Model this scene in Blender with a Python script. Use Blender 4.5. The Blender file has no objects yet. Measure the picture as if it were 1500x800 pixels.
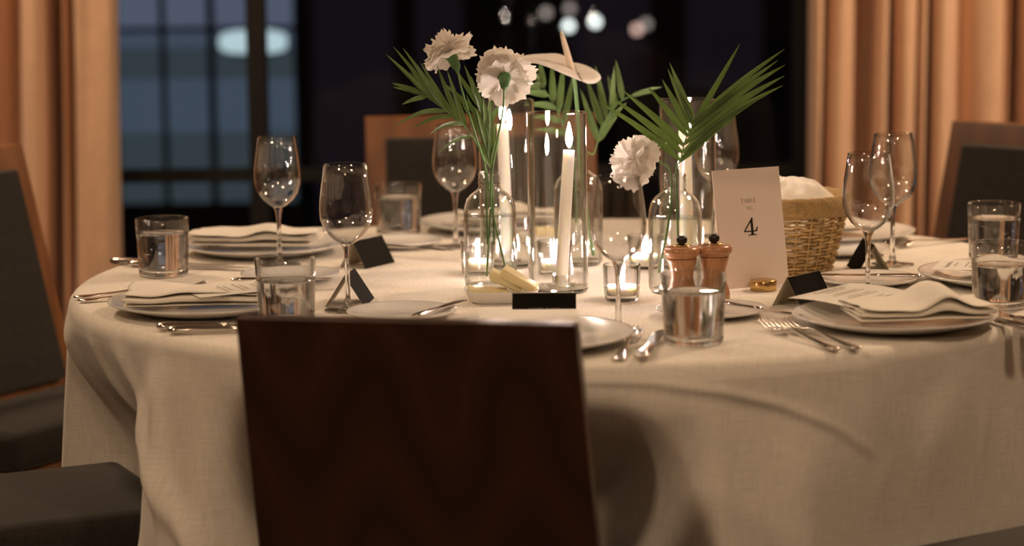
import bpy, bmesh, math, random
from mathutils import Vector, Matrix, Euler

random.seed(7)
PI = math.pi
SC = bpy.context.scene
COL = SC.collection
T = 0.75                      # height of the table top

# ------------------------------------------------------------------ camera
cam_data = bpy.data.cameras.new('camera')
cam_data.sensor_width = 36.0
cam_data.lens = 36.0 * 3540 / 1500
cam_data.clip_start = 0.05
cam_data.clip_end = 100
cam_data.dof.use_dof = True
cam_data.dof.focus_distance = 3.62
cam_data.dof.aperture_fstop = 2.5
cam = bpy.data.objects.new('camera', cam_data)
COL.objects.link(cam)
PITCH = math.atan(505 / 3540)
cam.matrix_world = Matrix.Translation((0, 0, T + 0.552)) @ Matrix.Rotation(PI / 2 - PITCH, 4, 'X') @ Matrix.Rotation(-0.012, 4, 'Z')
SC.camera = cam

# ------------------------------------------------------------------ world, exposure
world = bpy.data.worlds.new('night')
SC.world = world
world.use_nodes = True
world.node_tree.nodes['Background'].inputs['Color'].default_value = (0.25, 0.35, 0.6, 1)
world.node_tree.nodes['Background'].inputs['Strength'].default_value = 0.012
SC.view_settings.view_transform = 'Standard'
SC.view_settings.look = 'None'
SC.view_settings.exposure = 0.0
SC.view_settings.gamma = 1.0
SC.view_settings.use_curve_mapping = False
SC.cycles.use_denoising = True
SC.cycles.transparent_max_bounces = 48
SC.cycles.max_bounces = 14
SC.cycles.transmission_bounces = 14
SC.cycles.glossy_bounces = 6
SC.cycles.diffuse_bounces = 4
SC.cycles.sample_clamp_indirect = 6.0

# ------------------------------------------------------------------ large lamps of the room (ceiling lamps over and around the table)
CEIL = 2.75
LAMPS = [((-1.5, 1.6), 27), ((1.4, 1.6), 20), ((0.1, 4.2), 2), ((-1.75, 4.95), 36), ((1.9, 4.9), 62), ((0.1, -0.4), 23)]
LAMP_COL = (1.0, 0.70, 0.45)
for (lx, ly), e in LAMPS:
    ld = bpy.data.lights.new('ceiling_lamp_light', 'AREA')
    ld.shape = 'DISK'
    ld.size = 0.34
    ld.energy = e
    ld.color = LAMP_COL
    lo = bpy.data.objects.new('ceiling_lamp_light', ld)
    lo.location = (lx, ly, CEIL - 0.075)
    COL.objects.link(lo)

# ------------------------------------------------------------------ materials
def new_mat(name):
    m = bpy.data.materials.new(name)
    m.use_nodes = True
    nt = m.node_tree
    return m, nt, nt.nodes, nt.links, nt.nodes['Principled BSDF']

def plain(name, col, rough=0.5, metal=0.0, spec=0.5, bump=0.0, bscale=200.0, var=0.0, vscale=6.0, sss=0.0, sheen=0.0):
    m, nt, N, L, p = new_mat(name)
    p.inputs['Base Color'].default_value = (*col, 1)
    p.inputs['Roughness'].default_value = rough
    p.inputs['Metallic'].default_value = metal
    p.inputs['Specular IOR Level'].default_value = spec
    if sheen:
        p.inputs['Sheen Weight'].default_value = sheen
    if sss:
        p.inputs['Subsurface Weight'].default_value = sss
        p.inputs['Subsurface Radius'].default_value = (0.02, 0.014, 0.008)
        p.inputs['Subsurface Scale'].default_value = 0.6
    tc = N.new('ShaderNodeTexCoord')
    if bump:
        n = N.new('ShaderNodeTexNoise'); n.inputs['Scale'].default_value = bscale; n.inputs['Detail'].default_value = 3
        L.new(tc.outputs['Object'], n.inputs['Vector'])
        b = N.new('ShaderNodeBump'); b.inputs['Strength'].default_value = bump; b.inputs['Distance'].default_value = 0.002
        L.new(n.outputs['Fac'], b.inputs['Height']); L.new(b.outputs['Normal'], p.inputs['Normal'])
    if var:
        n = N.new('ShaderNodeTexNoise'); n.inputs['Scale'].default_value = vscale; n.inputs['Detail'].default_value = 4
        L.new(tc.outputs['Object'], n.inputs['Vector'])
        r = N.new('ShaderNodeValToRGB')
        a = [c * (1 - var) for c in col]; z = [min(1, c * (1 + var)) for c in col]
        r.color_ramp.elements[0].position = 0.3; r.color_ramp.elements[0].color = (*a, 1)
        r.color_ramp.elements[1].position = 0.7; r.color_ramp.elements[1].color = (*z, 1)
        L.new(n.outputs['Fac'], r.inputs['Fac']); L.new(r.outputs['Color'], p.inputs['Base Color'])
    return m

def woven(name, col, scale, rough=0.9, var=0.12, bump=0.35, uv=True, sheen=0.2):
    """cloth with crossing threads: two stretched noises, in uv metres or object metres"""
    m, nt, N, L, p = new_mat(name)
    p.inputs['Roughness'].default_value = rough
    p.inputs['Specular IOR Level'].default_value = 0.15
    p.inputs['Sheen Weight'].default_value = sheen
    tc = N.new('ShaderNodeTexCoord')
    outs = []
    for sx, sy, sz in ((1.0, 0.06, 1.0), (0.06, 1.0, 0.06)):
        mp = N.new('ShaderNodeMapping'); mp.inputs['Scale'].default_value = (scale * sx, scale * sy, scale * sz)
        L.new(tc.outputs['UV' if uv else 'Object'], mp.inputs['Vector'])
        n = N.new('ShaderNodeTexNoise'); n.inputs['Scale'].default_value = 1.0; n.inputs['Detail'].default_value = 2.5
        L.new(mp.outputs['Vector'], n.inputs['Vector'])
        outs.append(n.outputs['Fac'])
    ad = N.new('ShaderNodeMath'); ad.operation = 'ADD'
    L.new(outs[0], ad.inputs[0]); L.new(outs[1], ad.inputs[1])
    hf = N.new('ShaderNodeMath'); hf.operation = 'MULTIPLY'; hf.inputs[1].default_value = 0.5
    L.new(ad.outputs[0], hf.inputs[0])
    r = N.new('ShaderNodeValToRGB')
    r.color_ramp.elements[0].position = 0.36; r.color_ramp.elements[0].color = (*[c * (1 - var) for c in col], 1)
    r.color_ramp.elements[1].position = 0.64; r.color_ramp.elements[1].color = (*[min(1, c * (1 + var)) for c in col], 1)
    L.new(hf.outputs[0], r.inputs['Fac']); L.new(r.outputs['Color'], p.inputs['Base Color'])
    b = N.new('ShaderNodeBump'); b.inputs['Strength'].default_value = bump; b.inputs['Distance'].default_value = 0.001
    L.new(hf.outputs[0], b.inputs['Height']); L.new(b.outputs['Normal'], p.inputs['Normal'])
    return m

def wood(name, dark, light, rough=0.35, scale=7.0, stretch=0.16, coat=0.2):
    m, nt, N, L, p = new_mat(name)
    tc = N.new('ShaderNodeTexCoord')
    mp = N.new('ShaderNodeMapping'); mp.inputs['Scale'].default_value = (1.0, 1.0, stretch)
    L.new(tc.outputs['Object'], mp.inputs['Vector'])
    n0 = N.new('ShaderNodeTexNoise'); n0.inputs['Scale'].default_value = 5.0; n0.inputs['Detail'].default_value = 1.5
    L.new(mp.outputs['Vector'], n0.inputs['Vector'])
    mx = N.new('ShaderNodeVectorMath'); mx.operation = 'MULTIPLY_ADD'
    mx.inputs[1].default_value = (0.5, 0.5, 0.5)
    L.new(n0.outputs['Color'], mx.inputs[0]); L.new(mp.outputs['Vector'], mx.inputs[2])
    w = N.new('ShaderNodeTexWave'); w.wave_type = 'BANDS'; w.bands_direction = 'X'
    w.inputs['Scale'].default_value = scale; w.inputs['Distortion'].default_value = 1.2; w.inputs['Detail'].default_value = 2.0
    L.new(mx.outputs['Vector'], w.inputs['Vector'])
    r = N.new('ShaderNodeValToRGB')
    r.color_ramp.elements[0].position = 0.05; r.color_ramp.elements[0].color = (*dark, 1)
    r.color_ramp.elements[1].position = 0.95; r.color_ramp.elements[1].color = (*light, 1)
    L.new(w.outputs['Color'], r.inputs['Fac']); L.new(r.outputs['Color'], p.inputs['Base Color'])
    p.inputs['Roughness'].default_value = rough
    p.inputs['Coat Weight'].default_value = coat
    p.inputs['Coat Roughness'].default_value = 0.25
    return m

def veneer(name, dark, light, rough=0.42):
    """crown cut veneer: arches that rise and fall across the board"""
    m, nt, N, L, p = new_mat(name)
    tc = N.new('ShaderNodeTexCoord')
    sp = N.new('ShaderNodeSeparateXYZ'); L.new(tc.outputs['Object'], sp.inputs[0])
    def math_(op, a, b=None):
        n = N.new('ShaderNodeMath'); n.operation = op
        for i, v in enumerate((a, b)):
            if v is None:
                continue
            if isinstance(v, (int, float)):
                n.inputs[i].default_value = v
            else:
                L.new(v, n.inputs[i])
        return n.outputs[0]
    ns = N.new('ShaderNodeTexNoise'); ns.inputs['Scale'].default_value = 5.0; ns.inputs['Detail'].default_value = 2.0
    L.new(tc.outputs['Object'], ns.inputs['Vector'])
    arch = math_('MULTIPLY', math_('COSINE', math_('MULTIPLY', math_('ADD', sp.outputs[0], 0.05), 34.0)), 0.085)
    h = math_('SUBTRACT', sp.outputs[2], arch)
    h = math_('ADD', math_('MULTIPLY', h, 5.0), math_('MULTIPLY', ns.outputs['Fac'], 1.1))
    w = math_('PINGPONG', h, 0.5)
    fine = N.new('ShaderNodeTexNoise'); fine.inputs['Scale'].default_value = 1.0; fine.inputs['Detail'].default_value = 3.0
    mp = N.new('ShaderNodeMapping'); mp.inputs['Scale'].default_value = (160, 160, 6)
    L.new(tc.outputs['Object'], mp.inputs['Vector']); L.new(mp.outputs['Vector'], fine.inputs['Vector'])
    v = math_('ADD', math_('MULTIPLY', w, 1.5), math_('MULTIPLY', fine.outputs['Fac'], 0.35))
    r = N.new('ShaderNodeValToRGB')
    r.color_ramp.elements[0].position = 0.15; r.color_ramp.elements[0].color = (*dark, 1)
    r.color_ramp.elements[1].position = 0.95; r.color_ramp.elements[1].color = (*light, 1)
    L.new(v, r.inputs['Fac']); L.new(r.outputs['Color'], p.inputs['Base Color'])
    p.inputs['Roughness'].default_value = rough
    p.inputs['Coat Weight'].default_value = 0.2; p.inputs['Coat Roughness'].default_value = 0.25
    return m

def thin_glass(name, base=0.05, edge=0.95, power=3.6, tint=(0.985, 0.985, 0.985), tint_edge=(0.90, 0.89, 0.87), rough=0.01, bend=None):
    """glass wall: lets light straight through, mirrors more towards grazing angles"""
    m = bpy.data.materials.new(name); m.use_nodes = True
    nt = m.node_tree; N = nt.nodes; L = nt.links; N.clear()
    out = N.new('ShaderNodeOutputMaterial')
    lw = N.new('ShaderNodeLayerWeight'); lw.inputs['Blend'].default_value = 0.5
    pw = N.new('ShaderNodeMath'); pw.operation = 'POWER'; pw.inputs[1].default_value = power
    L.new(lw.outputs['Facing'], pw.inputs[0])
    ma = N.new('ShaderNodeMath'); ma.operation = 'MULTIPLY_ADD'; ma.inputs[1].default_value = edge; ma.inputs[2].default_value = base
    L.new(pw.outputs[0], ma.inputs[0])
    p2 = N.new('ShaderNodeMath'); p2.operation = 'POWER'; p2.inputs[1].default_value = 3.0
    L.new(lw.outputs['Facing'], p2.inputs[0])
    mc = N.new('ShaderNodeMix'); mc.data_type = 'RGBA'
    mc.inputs[6].default_value = (*tint, 1); mc.inputs[7].default_value = (*tint_edge, 1)
    L.new(p2.outputs[0], mc.inputs[0])
    tr = N.new('ShaderNodeBsdfTransparent'); L.new(mc.outputs[2], tr.inputs['Color'])
    gl = N.new('ShaderNodeBsdfGlossy'); gl.inputs['Roughness'].default_value = rough
    mix = N.new('ShaderNodeMixShader')
    L.new(ma.outputs[0], mix.inputs[0]); L.new(tr.outputs[0], mix.inputs[1]); L.new(gl.outputs[0], mix.inputs[2])
    last = mix
    if bend:
        # towards the outline the ray runs a long way inside the wall and is bent
        mr = N.new('ShaderNodeMapRange'); mr.interpolation_type = 'SMOOTHSTEP'
        mr.inputs['From Min'].default_value = bend[0]; mr.inputs['From Max'].default_value = bend[1]
        mr.inputs['To Min'].default_value = 0.0; mr.inputs['To Max'].default_value = bend[2]
        L.new(lw.outputs['Facing'], mr.inputs['Value'])
        gs = N.new('ShaderNodeBsdfGlass'); gs.inputs['IOR'].default_value = 1.48; gs.inputs['Roughness'].default_value = 0.0
        last = N.new('ShaderNodeMixShader')
        L.new(mr.outputs['Result'], last.inputs[0]); L.new(mix.outputs[0], last.inputs[1]); L.new(gs.outputs[0], last.inputs[2])
    L.new(last.outputs[0], out.inputs['Surface'])
    return m

def refract(name, ior, col=(1, 1, 1), rough=0.0):
    m, nt, N, L, p = new_mat(name)
    p.inputs['Base Color'].default_value = (*col, 1)
    p.inputs['Transmission Weight'].default_value = 1.0
    p.inputs['IOR'].default_value = ior
    p.inputs['Roughness'].default_value = rough
    return m

def emit(name, col, s):
    m = bpy.data.materials.new(name); m.use_nodes = True
    N = m.node_tree.nodes; L = m.node_tree.links; N.clear()
    e = N.new('ShaderNodeEmission'); e.inputs['Color'].default_value = (*col, 1); e.inputs['Strength'].default_value = s
    o = N.new('ShaderNodeOutputMaterial'); L.new(e.outputs[0], o.inputs['Surface'])
    return m

M = {}
M['cloth'] = woven('ivory linen', (0.80, 0.75, 0.665), 420, var=0.10, bump=0.35)
M['napkin'] = woven('cream napkin cotton', (0.84, 0.79, 0.70), 900, var=0.05, bump=0.25, uv=False)
M['curtain'] = woven('tan curtain', (0.73, 0.475, 0.31), 300, var=0.10, bump=0.3, uv=False, sheen=0.3)
M['upholstery'] = woven('charcoal upholstery', (0.030, 0.026, 0.0225), 900, var=0.35, bump=0.5, uv=False)
M['walnut'] = veneer('dark walnut', (0.030, 0.0105, 0.005), (0.058, 0.021, 0.0095))
M['chair_wood'] = wood('reddish chair wood', (0.19, 0.074, 0.024), (0.25, 0.100, 0.033), rough=0.38, scale=4)
M['chair_wood_shaded'] = wood('shaded chair wood', (0.10, 0.036, 0.013), (0.14, 0.052, 0.018), rough=0.45, scale=4)  # same wood as the other chairs, the right chair's shade put into the colour
M['floor'] = wood('dark floor wood', (0.030, 0.014, 0.007), (0.07, 0.032, 0.016), rough=0.4)
M['table_wood'] = wood('table wood', (0.1, 0.05, 0.025), (0.2, 0.1, 0.05))
M['wall'] = plain('warm plaster', (0.32, 0.24, 0.17), 0.9, bump=0.2, bscale=60)
M['ceiling'] = plain('ceiling plaster', (0.5, 0.42, 0.33), 0.9, bump=0.1, bscale=40)
M['frame'] = plain('black window metal', (0.005, 0.0047, 0.0047), 0.5, bump=0.05)
M['pane'] = thin_glass('window pane', 0.006, 0.5, 5, (0.86, 0.88, 0.9), (0.6, 0.6, 0.6))
M['glass'] = thin_glass('clear drinking glass', 0.085, bend=(0.40, 0.85, 0.95))
M['vase_glass'] = thin_glass('clear vase glass', 0.07, 0.95, 3.4, (0.985, 0.99, 0.985), (0.90, 0.91, 0.88), bend=(0.40, 0.85, 0.95))
M['vase_water'] = thin_glass('clear vase water', 0.02, 0.6, 5.0, (0.985, 0.99, 0.98), (0.86, 0.88, 0.84))
M['crystal'] = refract('solid crystal', 1.5, (0.97, 0.97, 0.97))
M['water'] = refract('still water', 1.333, (0.985, 0.99, 0.985))
M['porcelain'] = plain('white porcelain', (0.80, 0.78, 0.75), 0.12, spec=0.5)
M['steel'] = plain('polished steel', (0.72, 0.68, 0.64), 0.16, metal=1.0, bump=0.03, bscale=90)
M['wax'] = plain('white candle wax', (0.93, 0.90, 0.83), 0.45, sss=1.0)
M['wick'] = plain('burnt wick', (0.015, 0.012, 0.01), 0.9)
M['flame'] = emit('candle flame', (1.0, 0.78, 0.68), 340)
M['tealight'] = emit('tealight flame', (1.0, 0.78, 0.69), 440)
M['alu'] = plain('tealight tin', (0.8, 0.78, 0.74), 0.3, metal=1.0)
def sheet(name, col, tcol, fac, rough=0.6, var=0.1, vscale=40):
    """thin living tissue: partly lets light through"""
    m, nt, N, L, p = new_mat(name)
    tc = N.new('ShaderNodeTexCoord')
    n = N.new('ShaderNodeTexNoise'); n.inputs['Scale'].default_value = vscale
    L.new(tc.outputs['Object'], n.inputs['Vector'])
    r = N.new('ShaderNodeValToRGB')
    r.color_ramp.elements[0].position = 0.3; r.color_ramp.elements[0].color = (*[c * (1 - var) for c in col], 1)
    r.color_ramp.elements[1].position = 0.7; r.color_ramp.elements[1].color = (*[min(1, c * (1 + var)) for c in col], 1)
    L.new(n.outputs['Fac'], r.inputs['Fac']); L.new(r.outputs['Color'], p.inputs['Base Color'])
    p.inputs['Roughness'].default_value = rough
    tr = N.new('ShaderNodeBsdfTranslucent'); tr.inputs['Color'].default_value = (*tcol, 1)
    mx = N.new('ShaderNodeMixShader'); mx.inputs[0].default_value = fac
    L.new(p.outputs[0], mx.inputs[1]); L.new(tr.outputs[0], mx.inputs[2])
    L.new(mx.outputs[0], N['Material Output'].inputs['Surface'])
    return m
M['leaf'] = sheet('palm leaf green', (0.080, 0.135, 0.038), (0.13, 0.22, 0.04), 0.22, 0.42, 0.25, 30)
M['stem'] = plain('flower stem green', (0.10, 0.20, 0.06), 0.5, var=0.2, vscale=40)
M['calyx'] = plain('calyx green', (0.075, 0.18, 0.055), 0.5, var=0.2, vscale=60)
M['petal'] = sheet('white petal', (0.88, 0.85, 0.81), (0.90, 0.85, 0.80), 0.42, 0.7, 0.03)
M['spathe'] = sheet('white spathe', (0.87, 0.83, 0.79), (0.88, 0.82, 0.76), 0.30, 0.35, 0.03)
M['spadix'] = plain('cream spadix', (0.80, 0.66, 0.50), 0.6, bump=0.8, bscale=500)
M['card'] = plain('blush card stock', (0.93, 0.80, 0.74), 0.8, bump=0.05, bscale=400)
M['menu'] = plain('white menu paper', (0.80, 0.77, 0.71), 0.8, bump=0.05, bscale=400)
M['black_card'] = plain('black card stock', (0.010, 0.0085, 0.0065), 0.85, spec=0.12, bump=0.05, bscale=400)
M['tan_card'] = plain('inside of name card', (0.50, 0.44, 0.32), 0.8)
M['ink'] = plain('black ink', (0.01, 0.008, 0.006), 0.7)
M['grey_ink'] = plain('grey ink', (0.32, 0.24, 0.20), 0.7)
M['light_ink'] = plain('pale ink', (0.17, 0.12, 0.09), 0.7)
M['gold'] = plain('brushed brass', (0.62, 0.42, 0.17), 0.28, metal=1.0, bump=0.05, bscale=200)
M['wicker'] = plain('natural willow', (0.56, 0.385, 0.17), 0.6, var=0.25, vscale=50, bump=0.2, bscale=300)
M['rim_band'] = woven('braided willow rim', (0.42, 0.28, 0.12), 500, var=0.3, bump=0.8, uv=False)
M['mill_wood'] = wood('mill beech', (0.42, 0.19, 0.085), (0.50, 0.24, 0.11), rough=0.3, scale=30, stretch=0.1)
M['knob'] = plain('dark knob', (0.015, 0.010, 0.008), 0.25)
M['butter'] = plain('pale butter', (0.85, 0.74, 0.44), 0.4, sss=0.3)
M['lamp_white'] = plain('lamp housing', (0.5, 0.45, 0.4), 0.5)
M['lamp_glow'] = emit('ceiling lamp diffuser', LAMP_COL, 3.0)
M['outside_wall'] = plain('dark facade render', (0.05, 0.045, 0.055), 0.9, var=0.2, vscale=1.5)
M['outside_floor'] = plain('dark paving', (0.02, 0.02, 0.022), 0.8, var=0.3, vscale=2)
M['window_ledge'] = plain('grey window surround', (0.10, 0.11, 0.12), 0.8)
M['lit_pane'] = emit('dim blue lit window', (0.50, 0.66, 0.92), 0.13)
M['lit_pane_high'] = emit('pale violet blue lit window', (0.60, 0.70, 1.0), 0.17)
M['lit_pane_low'] = emit('dim teal lit window', (0.50, 0.68, 0.78), 0.085)
M['purple_pane'] = emit('faint violet lit window', (0.8, 0.55, 0.8), 0.010)
M['bulkhead'] = emit('cool white bulkhead lamp', (0.72, 0.92, 0.95), 0.85)
M['globe_white'] = emit('cool white stand-in globe', (0.95, 1.0, 0.92), 3.6)
M['globe_pink'] = emit('warm stand-in globe', (1.0, 0.62, 0.50), 1.7)
M['globe_dim'] = emit('dim stand-in globe', (1.0, 0.80, 0.68), 0.7)
M['post'] = plain('globe post metal', (0.01, 0.01, 0.01), 0.5)

# ------------------------------------------------------------------ builders
def link(name, me, mat, parent=None, smooth=True):
    o = bpy.data.objects.new(name, me)
    COL.objects.link(o)
    if mat:
        me.materials.clear()
        me.materials.append(M[mat])
    if smooth:
        for p in me.polygons:
            p.use_smooth = True
    if parent:
        o.parent = parent
    return o

def mk(name, V, Fc, mat, parent=None, smooth=True, auto=None):
    me = bpy.data.meshes.new(name)
    me.from_pydata([tuple(v) for v in V], [], Fc)
    me.update()
    o = link(name, me, mat, parent, smooth)
    if auto:
        me.set_sharp_from_angle(angle=math.radians(auto))
    return o

def thing(name, loc, label, cat, group=None, rz=0.0):
    o = bpy.data.objects.new(name, None)
    o.empty_display_size = 0.02
    COL.objects.link(o)
    o.location = loc
    o.rotation_euler = (0, 0, rz)
    return tag(o, label, cat, group)

def tag(o, label, cat, group=None):
    o['label'] = label
    o['category'] = cat
    if group:
        o['group'] = group
    return o

def structure(o):
    o['kind'] = 'structure'
    return o

def copy_tree(o, parent=None):
    c = o.copy()
    COL.objects.link(c)
    c.parent = parent
    for ch in list(o.children):
        copy_tree(ch, c)
    return c

def place(proto, loc, label, group=None, rz=0.0, first=False):
    o = proto if first else copy_tree(proto)
    o.location = loc
    o.rotation_euler = (0, 0, rz)
    o['label'] = label
    if group:
        o['group'] = group
    return o

def lathe(prof, seg=40, close=False):
    V = []; Fc = []; n = len(prof)
    rings = []
    for r, z in prof:
        if r < 1e-6:
            rings.append([len(V)]); V.append((0, 0, z))
        else:
            rings.append(list(range(len(V), len(V) + seg)))
            for k in range(seg):
                a = 2 * PI * k / seg
                V.append((r * math.cos(a), r * math.sin(a), z))
    pairs = list(zip(rings, rings[1:]))
    if close:
        pairs.append((rings[-1], rings[0]))
    for A, B in pairs:
        for k in range(seg):
            k2 = (k + 1) % seg
            if len(A) == 1 and len(B) == 1:
                continue
            if len(A) == 1:
                Fc.append((A[0], B[k2], B[k]))
            elif len(B) == 1:
                Fc.append((A[k], A[k2], B[0]))
            else:
                Fc.append((A[k], A[k2], B[k2], B[k]))
    return V, Fc

def tube(pts, rad, sides=8, cap=True):
    pts = [Vector(p) for p in pts]
    if not hasattr(rad, '__len__'):
        rad = [rad] * len(pts)
    V = []; Fc = []
    up = Vector((0, 0, 1))
    prev = None
    for i, p in enumerate(pts):
        t = (pts[min(i + 1, len(pts) - 1)] - pts[max(i - 1, 0)]).normalized()
        if prev is None:
            a = t.cross(up)
            if a.length < 0.05:
                a = t.cross(Vector((1, 0, 0)))
        else:
            a = prev - t * prev.dot(t)
        a.normalize(); prev = a
        b = t.cross(a)
        for k in range(sides):
            g = 2 * PI * k / sides
            V.append(p + (a * math.cos(g) + b * math.sin(g)) * rad[i])
    for i in range(len(pts) - 1):
        for k in range(sides):
            k2 = (k + 1) % sides
            Fc.append((i * sides + k, i * sides + k2, (i + 1) * sides + k2, (i + 1) * sides + k))
    if cap:
        Fc.append(tuple(range(sides - 1, -1, -1)))
        Fc.append(tuple(range((len(pts) - 1) * sides, len(pts) * sides)))
    return V, Fc

def bez(p0, p1, p2, n=10):
    p0, p1, p2 = Vector(p0), Vector(p1), Vector(p2)
    return [p0 * (1 - t) ** 2 + p1 * 2 * t * (1 - t) + p2 * t * t for t in [i / n for i in range(n + 1)]]

def bbox_mesh(size, bevel=0.004, seg=2, taper=None):
    """bevelled box centred at origin; taper scales x at the top"""
    bm = bmesh.new()
    bmesh.ops.create_cube(bm, size=1)
    for v in bm.verts:
        v.co = Vector((v.co.x * size[0], v.co.y * size[1], v.co.z * size[2]))
        if taper and v.co.z > 0:
            v.co.x *= taper
    if bevel:
        bmesh.ops.bevel(bm, geom=bm.edges[:], offset=bevel, segments=seg, profile=0.5, affect='EDGES')
    me = bpy.data.meshes.new('block')
    bm.to_mesh(me); bm.free()
    return me

def box(name, center, size, mat, parent=None, bevel=0.004, seg=2, rot=None, taper=None, smooth=True):
    me = bbox_mesh(size, bevel, seg, taper)
    o = link(name, me, mat, parent, smooth)
    if smooth:
        me.set_sharp_from_angle(angle=math.radians(50))
    o.location = center
    if rot:
        o.rotation_euler = rot
    return o

def slab(x0, x1, y0, y1, z0, z1):
    V = [(x0, y0, z0), (x1, y0, z0), (x1, y1, z0), (x0, y1, z0), (x0, y0, z1), (x1, y0, z1), (x1, y1, z1), (x0, y1, z1)]
    Fc = [(0, 3, 2, 1), (4, 5, 6, 7), (0, 1, 5, 4), (1, 2, 6, 5), (2, 3, 7, 6), (3, 0, 4, 7)]
    return V, Fc

def sstep(a, b, x):
    t = max(0.0, min(1.0, (x - a) / (b - a)))
    return t * t * (3 - 2 * t)

# ------------------------------------------------------------------ the room
WY = 6.12                                   # window wall
RX0, RX1, RY0 = -3.4, 3.4, -2.4

fl = structure(mk('floor', *slab(RX0, RX1, RY0, WY, -0.10, -0.03), 'floor', smooth=False))
# plank boards of the floor near the table
pw_ = 0.16
nb = int((RX1 - RX0) / pw_)
plank_me = bbox_mesh((pw_ - 0.004, WY - RY0 - 0.02, 0.03), 0.002, 1)
for i in range(nb):
    o = link('floor_plank', plank_me, 'floor', fl, False)
    o.location = (RX0 + pw_ * (i + 0.5) + 0.02, (RY0 + WY) / 2, -0.0155)
structure(mk('wall_left', *slab(RX0 - 0.12, RX0, RY0, WY, 0, CEIL), 'wall', smooth=False))
structure(mk('wall_right', *slab(RX1, RX1 + 0.12, RY0, WY, 0, CEIL), 'wall', smooth=False))
structure(mk('wall_behind', *slab(RX0, RX1, RY0 - 0.12, RY0, 0, CEIL), 'wall', smooth=False))
structure(mk('ceiling', *slab(RX0 - 0.12, RX1 + 0.12, RY0 - 0.12, WY + 0.12, CEIL, CEIL + 0.1), 'ceiling', smooth=False))

# ceiling lamps (housing and diffuser around each light)
for i, ((lx, ly), e) in enumerate(LAMPS):
    names = ['front row towards the left wall', 'front row towards the right wall', 'straight above the round table', 'by the tan curtain on the left',
             'by the tan curtain on the right', 'farthest from the window']
    t = thing('ceiling_lamp', (lx, ly, CEIL), 'flush round ceiling lamp with warm diffuser, ' + names[i], 'lamp', 'ceiling lamps')
    mk('housing', *lathe([(0.0, -0.001), (0.2, -0.001), (0.205, -0.02), (0.205, -0.068), (0.195, -0.07), (0.19, -0.06), (0.0, -0.06)], 40), 'lamp_white', t)
    mk('diffuser', *lathe([(0.0, -0.064), (0.185, -0.064), (0.186, -0.06), (0.0, -0.0595)], 40), 'lamp_glow', t)

# window wall: four bays, a low rail, and glazing above and below it
MULL = [-3.4, -1.95, -0.637, 0.74, 2.05, 3.4]
wroot = []
for i in range(5):
    x0, x1 = MULL[i], MULL[i + 1]
    w = structure(bpy.data.objects.new('window_%d' % (i + 1), None)); COL.objects.link(w)
    w.location = ((x0 + x1) / 2, WY, 0)
    hw = (x1 - x0) / 2
    a = 0.024
    mk('jamb', *slab(-hw, -hw + a, -0.03, 0.03, 0, CEIL), 'frame', w, False)
    mk('jamb', *slab(hw - a, hw, -0.03, 0.03, 0, CEIL), 'frame', w, False)
    for nm, z0, z1 in (('sill', 0.0, 0.06), ('rail', 0.674, 0.706), ('head', CEIL - 0.08, CEIL)):
        mk(nm, *slab(-hw + a, hw - a, -0.025, 0.025, z0, z1), 'frame', w, False)
    mk('pane', *slab(-hw + a, hw - a, -0.004, 0.004, 0.06, 0.674), 'pane', w, False)
    mk('pane', *slab(-hw + a, hw - a, -0.004, 0.004, 0.706, CEIL - 0.08), 'pane', w, False)

# ------------------------------------------------------------------ outside, beyond the glass
og = structure(mk('ground_outside', *slab(-9, 9, WY + 0.05, 16, -0.6, -0.5), 'outside_floor', smooth=False))
FY = 9.0
bd = thing('facade', (0, FY, -0.5), 'dark building across the yard with dim blue lit windows, beyond the glass', 'building')
mk('wall', *slab(-6.0, -0.785, 0.02, 0.5, 0, 5.0), 'outside_wall', bd, False)
# lit windows: columns at these edges, rows at these heights (absolute z)
cols = [(-2.10, -1.76), (-1.735, -1.475), (-1.455, -1.296), (-1.272, -1.120), (-1.090, -0.80)]
rows = [(0.30, 0.560, 'lit_pane_low'), (0.562, 0.765, 'lit_pane'), (0.767, 0.875, 'lit_pane_low'), (0.877, 0.937, 'lit_pane'), (0.955, 1.25, 'lit_pane_high'), (1.3, 1.7, 'lit_pane')]
for ci, (a, b) in enumerate(cols):
    for ri, (c, d, mt) in enumerate(rows):
        f = mk('window', *slab(a - 0.004, b + 0.004, -0.010, 0.03, c + 0.5, d + 0.5), 'window_ledge', bd, False)
        mk('pane', *slab(a, b, -0.014, -0.0105, c + 0.5, d + 0.5), mt, f, False)
# oval bulkhead lamp on the facade
bl = thing('bulkhead_lamp', (-0.942, FY - 0.072, 0.900), 'glowing cool white oval lamp mounted on the building outside', 'lamp')
V, Fc = lathe([(0.0, 0.0), (0.12, 0.0), (0.118, 0.02), (0.09, 0.05), (0.05, 0.065), (0.0, 0.07)], 32)
V = [(x * 1.05 * k_, -z, y * 0.36 * k_) for x, y, z in V for k_ in [((abs(x) ** 3.5 + abs(y) ** 3.5) ** (-1 / 3.5) * math.hypot(x, y)) if math.hypot(x, y) > 1e-6 else 1]]
mk('diffuser', V, Fc, 'bulkhead', bl)
V, Fc = lathe([(0.118, 0.012), (0.128, 0.01), (0.13, 0.0), (0.128, -0.05), (0.0, -0.05)], 32)
mk('housing', [(x, -z, y * 0.45) for x, y, z in V], Fc, 'frame', bl)
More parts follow.
